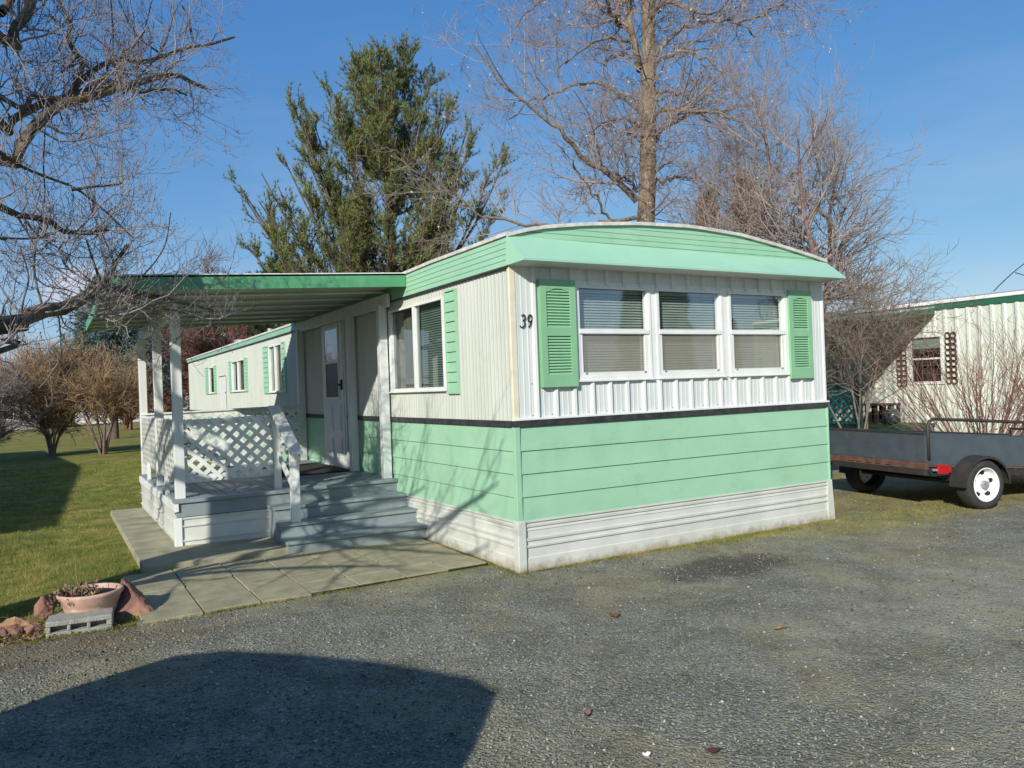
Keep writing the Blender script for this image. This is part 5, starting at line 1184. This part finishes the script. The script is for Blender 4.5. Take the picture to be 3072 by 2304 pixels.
generic_tree('bare_shrub', 'many-stemmed bare shrub on the lawn nearest the porch posts, grey stems', 'shrub', (-1.85,19.8,0), 2.5, 7, 1.1, 51, BARKR, OR, GS, n1=13, n2=9, n3=5, base=.055, twr=.0062, up=.3, L1=(.6,1.3), start=.35, L2=(.3,.8), L3=(.15,.4))
generic_tree('bare_shrub', 'dense rusty bare shrub in the middle of the row behind the lawn', 'shrub', (-3.1,20.6,0), 2.6, 10, 1.2, 53, BARKR, OR, GS, n1=13, n2=9, n3=5, base=.04, twr=.0062, up=.3, L1=(.6,1.3), start=.2, L2=(.3,.8), L3=(.15,.4))
generic_tree('bare_shrub', 'dark upright bare shrub at the left edge behind the shaded lawn', 'shrub', (-4.6,19.6,0), 2.3, 12, .8, 55, BARKR, TWIG, GS, n1=9, n2=7, n3=4, base=.035, twr=.006, up=.5, L1=(.5,1.1), start=.1, L2=(.3,.7), L3=(.15,.35))
WIL = mat('willow_orange', (.36,.20,.07), (.24,.13,.055), 2, .9)
for i, (x, y, h) in enumerate(((-17,66,4.4),(-12.5,67,4.8),(-8.5,66,4.6),(-5.3,64,4.2))):
    shrub('willow_shrub', ['orange twigged willow beyond the grey roof, outermost left','orange twigged willow beyond the grey roof, second from the left','orange twigged willow beyond the grey roof, third from the left','smaller orange twigged willow nearest the spruce'][i], (x,y,0), h, 110, .45, 60+i, WIL, 'orange willows beyond the grey roof', rad=.03, n2=8, L2=(.6,1.6), n3=3)
# red-brown trees beyond the far end of the home
GR = 'red-brown bare trees beyond the far end of the home'
BRN = mat('redbrown_twig', (.25,.13,.095), (.16,.085,.06), 2, .9)
for i, (x, y, h) in enumerate(((1.9,36,4.8),(3.9,34,5.4),(6.0,35,5.6),(8.2,34,5.8),(.4,40,5.2))):
    generic_tree('bare_tree', ['reddish bare tree seen just right of the porch corner post','reddish bare tree above the far end of the home','reddish bare tree above the roof vents of the home','reddish bare tree under the inner end of the porch roof','pale reddish bare tree seen between the porch posts'][i], 'tree', (x,y,0), h, 5, 1.2, 70+i, BRN, BRN, GR, n1=26, n2=9, n3=6, base=.10, twr=.011, L1=(1.0,2.2), start=.05, L2=(.6,1.3), L3=(.3,.7))
generic_tree('bare_tree', 'thin twiggy bare tree just showing above the porch roof edge', 'tree', (3.6,33.5,0), 8.0, 2, .7, 78, BRN, RB, n1=18, n2=8, n3=5, base=.10, twr=.009, L1=(.8,1.6))

# --- conifers
def tuft_mesh(rng, C0, D, needles, length, width, name, m, parent, spreadang=.55, local=True):
    """needle tufts: C0 centres, D directions"""
    n = len(C0); c = np.repeat(C0, needles, 0); d = np.repeat(D, needles, 0)+rng.normal(size=(n*needles,3))*spreadang; d /= np.linalg.norm(d, axis=1, keepdims=True)
    s = np.cross(d, rng.normal(size=d.shape)); s /= np.linalg.norm(s, axis=1, keepdims=True)+1e-9; L = (length*rng.uniform(.6,1.1,len(d)))[:,None]
    V = np.stack([c-s*width*.5, c+s*width*.5, c+d*L], 1).reshape(-1,3); return np_obj(name, V, np.arange(len(V)).reshape(-1,3), m, parent, local=local)
PINEG = island_mat('pine_needles', [(0,(.06,.12,.055)),(.35,(.115,.165,.055)),(.7,(.22,.225,.06)),(1,(.34,.28,.085))], .6, .15)
PINED = island_mat('pine_needles_dark', [(0,(.022,.055,.03)),(.5,(.04,.085,.04)),(1,(.08,.12,.045))], .6, .15)
SPRU = island_mat('spruce_needles', [(0,(.08,.14,.135)),(.5,(.13,.20,.19)),(1,(.20,.27,.25))], .7, .1)
CEDR = island_mat('dry_cedar', [(0,(.10,.055,.025)),(.5,(.17,.10,.04)),(1,(.13,.12,.04))], .8, .1)
def pine(name, label, loc, H, seed, boughs, m, needles=9, nl=.16, nw=.014, tw=26, bare=.12, group=None, upk=.95):
    t = thing(name, label, 'tree', loc, 0, group); rng = np.random.default_rng(seed)
    tp, tr2 = resample([(0,0,-.1,.28*H/13),(.1,.05,H*.3,.2*H/13),(.0,0,H*.7,.09*H/13),(0,.05,H,.02)], 14)
    P = []; R = []
    for b in boughs:                                    # (height fraction, plan azimuth, length, rise)
        z0 = H*b[0]; a = b[1]; L = b[2]; rise = b[3]; pts = []
        for f in (0,.25,.5,.75,1): pts.append((math.cos(a)*L*(f**.85), math.sin(a)*L*(f**.85), z0+rise*(f**1.7), .075*(1-f*.85)*L/4+.008))
        q, r = resample(pts, 10); P.append(q); R.append(r)
    P = np.array(P); R = np.array(R)
    ts = TubeSet(); ts.add(tp[None], tr2[None], 10); ts.obj('trunk', BARKP, t, local=True)
    Pt, Rt = P, R
    c1, r1 = spawn(rng, Pt, Rt, tw, .35, 1.35, (25,60), .45, 5, .08, .12, .5, bare, 1., .009, .4, lenpow=.45)
    c2, r2 = spawn(rng, c1, r1, 5, .15, .55, (25,60), .3, 4, .1, .15, .6, .2, 1., .006, .5)
    ts = TubeSet(); ts.add(P, R, 6); ts.add(c1, r1, 4); ts.add(c2, r2, 3); ts.obj('boughs', BARKP, t, local=True)
    cs = []; ds = []
    for A, ks in ((c2, (1,2,3)), (c1, (2,3,4)), (P, (8,9))):
        for k in ks:
            cs.append(A[:,k]); d = A[:,k]-A[:,k-1]; d /= np.linalg.norm(d, axis=1, keepdims=True)+1e-9; ds.append(d+np.array([0,0,.25]))
    tuft_mesh(rng, np.concatenate(cs), np.concatenate(ds), needles, nl, nw, 'needles', m, t); return t
# plan directions: right of the frame is -58 deg from the line of sight (68 deg)
VA = math.radians(68); RA = VA-math.pi/2; LA = VA+math.pi/2
bo = []
rp = random.Random(8)
# big outer limbs as in the photograph: left low, left mid, right mid
bo += [(.40,LA+.25,2.6,4.8),(.40,LA-.1,2.5,4.6),(.45,LA,2.3,4.6),(.43,LA+.2,2.8,4.9),(.42,RA+.2,2.6,4.5),(.27,LA+.12,4.3,4.0),(.33,LA-.12,4.0,4.4),(.24,LA-.1,4.5,3.2),(.30,LA+.25,3.4,4.0),(.34,RA+.15,3.4,4.3),(.30,RA-.15,3.5,3.6),(.25,RA+.1,3.2,3.0),(.30,LA,4.6,4.3),(.30,LA+.3,4.0,3.5),(.36,LA-.2,2.9,4.4),(.42,LA+.1,2.9,4.9),(.36,RA,3.9,4.6),(.44,RA+.1,2.6,4.3),(.50,RA-.3,2.0,4.1),(.40,RA-.2,1.6,3.2),(.22,LA-.2,4.2,2.4),(.22,RA+.2,3.4,2.2),(.18,LA+.2,3.6,1.6),(.16,RA,3.8,1.2),(.26,RA+.3,4.0,2.6)]
for i in range(66):
    zt = 3.6+8.6*(i/66)**.9; L = float(np.interp(zt, (3.5,6,8,9,10,11,12,12.6), (3.3,3.6,3.5,3.0,2.5,1.9,1.25,.5)))*rp.uniform(.45,1.05); ris = L*rp.uniform(1.0,1.5); bo.append((max(zt-ris, .8)/12.6, i*2.399+rp.uniform(-.4,.4), L, min(ris, zt-.8)))
pine('pine_tree', 'big shaggy green pine with upswept boughs rising behind the porch roof', (6.5,18.6,0), 12.6, 81, bo, PINEG, tw=19, nl=.18, nw=.018, needles=11)
bo = [(.3+.6*i/16, i*2.4, 1.2*(1.1-i/16), 1.0*(1.1-i/16)) for i in range(16)]
pine('pine_tree', 'small pine whose tips just show above the porch roof, left of the big pine', (5.4,28.6,0), 7.5, 83, bo, PINED, nl=.22, nw=.025, tw=14)
def spruce(name, label, loc, H, Rb, seed, m, group=None, tiers=17, per=11, nl=.22, nw=.03, needles=10, cat='tree', droop=-.12, h0=.04):
    t = thing(name, label, cat, loc, 0, group); rng = np.random.default_rng(seed)
    tp, tr2 = resample([(0,0,-.1,.15*H/6),(0,0,H*.5,.09*H/6),(0,0,H,.015)], 12); ts = TubeSet(); ts.add(tp[None], tr2[None], 8); ts.obj('trunk', BARKP, t, local=True)
    P = []; R = []
    for i in range(tiers):
        h = h0+(.98-h0)*i/tiers
        for j in range(per):
            a = 2*math.pi*(j+rng.uniform(-.4,.4))/per+i*.7; L = Rb*(1-h)**.85*rng.uniform(.7,1.12)+.08; z = H*(h+rng.uniform(-.02,.02))
            pts = [(math.cos(a)*L*f, math.sin(a)*L*f, z+droop*L*math.sin(f*2.6)+.22*L*f*f, .025*(1-f*.8)) for f in (0,.35,.7,1)]; q, r = resample(pts, 8); P.append(q); R.append(r)
    P = np.array(P); R = np.array(R); c1, r1 = spawn(rng, P, R, 9, .12*Rb, .36*Rb, (35,65), -.02, 4, .06, .04, .5, .25, 1., .006, .5, lenpow=.4)
    ts = TubeSet(); ts.add(P, R, 4); ts.add(c1, r1, 3); ts.obj('boughs', BARKP, t, local=True)
    cs = []; ds = []
    for A, ks in ((c1, (1,2,3)), (P, (3,4,5,6,7))):
        for k in ks: cs.append(A[:,k]); d = A[:,k]-A[:,k-1]; d /= np.linalg.norm(d, axis=1, keepdims=True)+1e-9; ds.append(d)
    tuft_mesh(rng, np.concatenate(cs), np.concatenate(ds), needles, nl, nw, 'needles', m, t, .7); return t
spruce('spruce_tree', 'blue green spruce rising behind the bare shrubs left of the porch', (-.9,30,0), 6.3, 2.9, 85, SPRU, h0=.30)
spruce('cedar_tree', 'brownish narrow cedar half hidden among the bare twigs, the right one of two', (17.2,13.5,0), 8.6, 1.1, 87, CEDR, 'brown cedars behind the bare trees', tiers=16, per=8, nl=.16, nw=.03, droop=.5)
spruce('cedar_tree', 'brownish narrow cedar close to the tall trunk, the left one of two', (16.6,14.7,0), 8.2, 1.0, 89, CEDR, 'brown cedars behind the bare trees', tiers=16, per=8, nl=.16, nw=.03, droop=.5)
spruce('cedar_tree', 'dark rounded evergreen far off above the orange willows', (-9.0,84,0), 6.0, 2.4, 91, PINED, nl=.4, nw=.08)
# trees across the street, behind the camera: they show in the front windows
GB = 'conifers across the street, mirrored in the front windows'
k0 = spruce('spruce_tree', 'dark conifer mirrored in the left front window', (17,-19,0), 6.2, 1.0, 93, PINED, GB, nl=.35, nw=.06, tiers=15, per=9)
for i, (x, y, s) in enumerate(((19.6,-20,1.05),(31,-21,.95),(27,-24,.75),(38,-22,1.1),(13.5,-23,1.0))):
    c = copy_tree(k0); c.location = (x, y, 0); c.scale = (s, s, s); c.rotation_euler = (0,0,i*1.3); c['label'] = ['tall dark conifer mirrored beside the left one in the front windows','dark conifer mirrored in the right front window','shorter dark conifer mirrored in the middle front window','broad dark conifer mirrored near the right edge of the front windows','dark conifer across the street nearest the van'][i]
generic_tree('bare_tree', 'bare tree across the street mirrored in the front windows', 'tree', (23,-17,0), 8, 2, 1.2, 95, BARKM, TWIG, n1=12, n2=6, n3=4, base=.2, L1=(1.6,3.4), L2=(.8,1.8), L3=(.3,.9), twr=.012)

# ------------------------------------------------------------ grass, gravel stones, litter
rng = np.random.default_rng(99)
GRASSM = island_mat('grass_blades', [(0,(.06,.09,.016)),(.35,(.12,.165,.03)),(.65,(.21,.22,.05)),(.85,(.32,.28,.10)),(1,(.42,.36,.2))], .8, .25)
_t = GRASSM.node_tree; _p = _t.nodes['Principled BSDF']; _tc = _t.nodes.new('ShaderNodeTexCoord').outputs['Object']
_rc = [n for n in _t.nodes if n.type == 'VALTORGB'][0].outputs['Color']
_mc = node_mix(_t, .72, _rc, node_ramp(_t, node_noise(_t, _tc, 2.6, 7, .75, .8), [(.34,(.045,.095,.018)),(.48,(.17,.21,.035)),(.6,(.46,.37,.11)),(.75,(.24,.14,.06))])); _t.links.new(_mc, _p.inputs['Base Color'])
def blades(name, x, y, z, h, w):
    n = len(x); a = rng.uniform(0, 2*np.pi, n); lean = rng.normal(size=(n,2))*.45
    c = np.stack([x, y, np.broadcast_to(z, n)], 1); s = np.stack([np.cos(a), np.sin(a), np.zeros(n)], 1)*(w*rng.uniform(.6,1.2,n))[:,None]; H = (np.broadcast_to(h, n)*rng.uniform(.4,1.2,n))[:,None]
    top = c+np.concatenate([lean*H, H], 1); V = np.stack([c-s, c+s, top], 1).reshape(-1,3)
    o = np_obj(name, V, np.arange(3*n).reshape(-1,3), GRASSM); return tag(o, kind='stuff')
n = 210000; d = rng.uniform(0,1,n)**1.4*16+5.6; az = np.radians(rng.uniform(68, 97, n)); x = -3.13+d*np.cos(az); y = -5.33+d*np.sin(az)
keep = (y > .55+.25*rng.random(n)) & ~((x > -2.66) & (y < 2)) & ~((x > -2.52) & (y < 6.0)) & ~((x > -2.15) & (y < 6.6)) & (x < -.02) & ~((np.hypot(x+2.96, y-.66) < .30))
keep &= ~((x > -3.45) & (y < .62)); x, y, d = x[keep], y[keep], d[keep]
cl = .6+.8*np.clip(np.sin(x*3.1+np.sin(y*2.3)*2)*np.sin(y*4.3+x)+.5, 0, 1.4)
tag(blades('lawn_grass', x, y, 0., .030*cl, .0016*np.maximum(1, d/7)), 'short winter lawn, green with straw patches', 'grass')
n = 26000; cx = [(4.2,-.35,1.4,.4),(6.2,.2,2.2,.8),(2.4,-.10,1.1,.10),(5.2,2.2,2.2,1.0),(-2.9,.55,.5,.12),(1.0,-.05,1.2,.04),(-.05,.9,.04,1.0),(-2.2,.33,.9,.03)]; k = rng.integers(0, len(cx), n); cc = np.array(cx)[k]
x = cc[:,0]+rng.normal(size=n)*cc[:,2]*.55; y = cc[:,1]+rng.normal(size=n)*cc[:,3]*.55; keep = ~((x > -.03) & (x < 3.72) & (y > -.03)) & ~((x > -2.66) & (x < -.06) & (y > .36)); x, y = x[keep], y[keep]
tag(blades('weeds', x, y, .004, .024, .0022), 'sparse weeds and straw growing through the gravel beside the home', 'weeds')
# loose stones
STONE = island_mat('gravel_stones', [(0,(.07,.08,.068)),(.3,(.14,.152,.13)),(.6,(.21,.215,.175)),(.86,(.29,.28,.22)),(.94,(.28,.20,.13)),(.965,(.34,.335,.29)),(1,(.50,.49,.44))], .85)
n = 60000; d = 2.9+rng.uniform(0,1,n)**1.25*7.5; az = np.radians(rng.uniform(26, 94, n)); x = -3.13+d*np.cos(az); y = -5.33+d*np.sin(az)
keep = (y < .32) | ((x > 3.75) & (y < 2)); keep &= ~((x > -.04) & (x < 3.72) & (y > -.04)); keep &= ~((x < -2.7) & (y > .3)); x, y, d = x[keep], y[keep], d[keep]; n = len(x)
oc = np.array([(1,0,0),(0,1,0),(-1,0,0),(0,-1,0),(0,0,.7),(0,0,-.5)], float); of = np.array([(0,1,4),(1,2,4),(2,3,4),(3,0,4),(1,0,5),(2,1,5),(3,2,5),(0,3,5)])
sz = np.exp(rng.normal(size=n)*.5)*.0040; sz = np.minimum(sz, .0095); a = rng.uniform(0, 2*np.pi, n)
v = oc[None]*sz[:,None,None]*rng.uniform(.6,1.3,(n,1,3)); v = v+rng.normal(size=v.shape)*sz[:,None,None]*.18
ca_, sa_ = np.cos(a)[:,None], np.sin(a)[:,None]; V = np.stack([v[:,:,0]*ca_-v[:,:,1]*sa_, v[:,:,0]*sa_+v[:,:,1]*ca_, v[:,:,2]], 2)+np.stack([x, y, .005+sz*.25], 1)[:,None,:]
F = (of[None]+(np.arange(n)*6)[:,None,None]).reshape(-1,3)
tag(np_obj('gravel_stones', V.reshape(-1,3), F, STONE), 'loose grey gravel stones strewn over the drive', 'gravel', kind='stuff')
# dead leaves around the planter and along the lawn edge
n = 1250; x = rng.uniform(-3.9,-2.75,n); y = .36+np.abs(rng.normal(size=n))*.16; x[900:1090] = rng.uniform(-4.2,-2.7,190); x[1090:] = rng.uniform(-4.2,4,160); y[900:] = rng.uniform(-2.5,.25,350); kk = (x < -2.6) & (np.arange(n) > 1120); y[kk] = rng.uniform(.6,5,kk.sum()); leaves(rng, np.stack([x, y, np.full(n,.012)], 1), .014, 'leaf_litter', DRY, None, False, .004, 1, .7)
tag(bpy.data.objects['leaf_litter'], 'brown leaf litter and twigs around the planter rocks', 'leaf litter', kind='stuff')
P, R = stalks(rng, 60, (-3.25,.62,.0), .35, .12, .9); P2, R2 = stalks(rng, 5, (-3.12,.92,.0), .12, .30, .2)
dw = thing('dry_weed', 'dry tan weed stalks standing behind the bowl in the planter corner', 'plant', (-3.15,.8,0))
ts = TubeSet(); ts.add(P, R*.8, 3); ts.add(P2, R2*1.3, 4); ts.obj('stalks', DRY, dw); leaves(rng, P2[:, 3:], .016, 'seed_heads', DRY, dw, False, .012, 5)
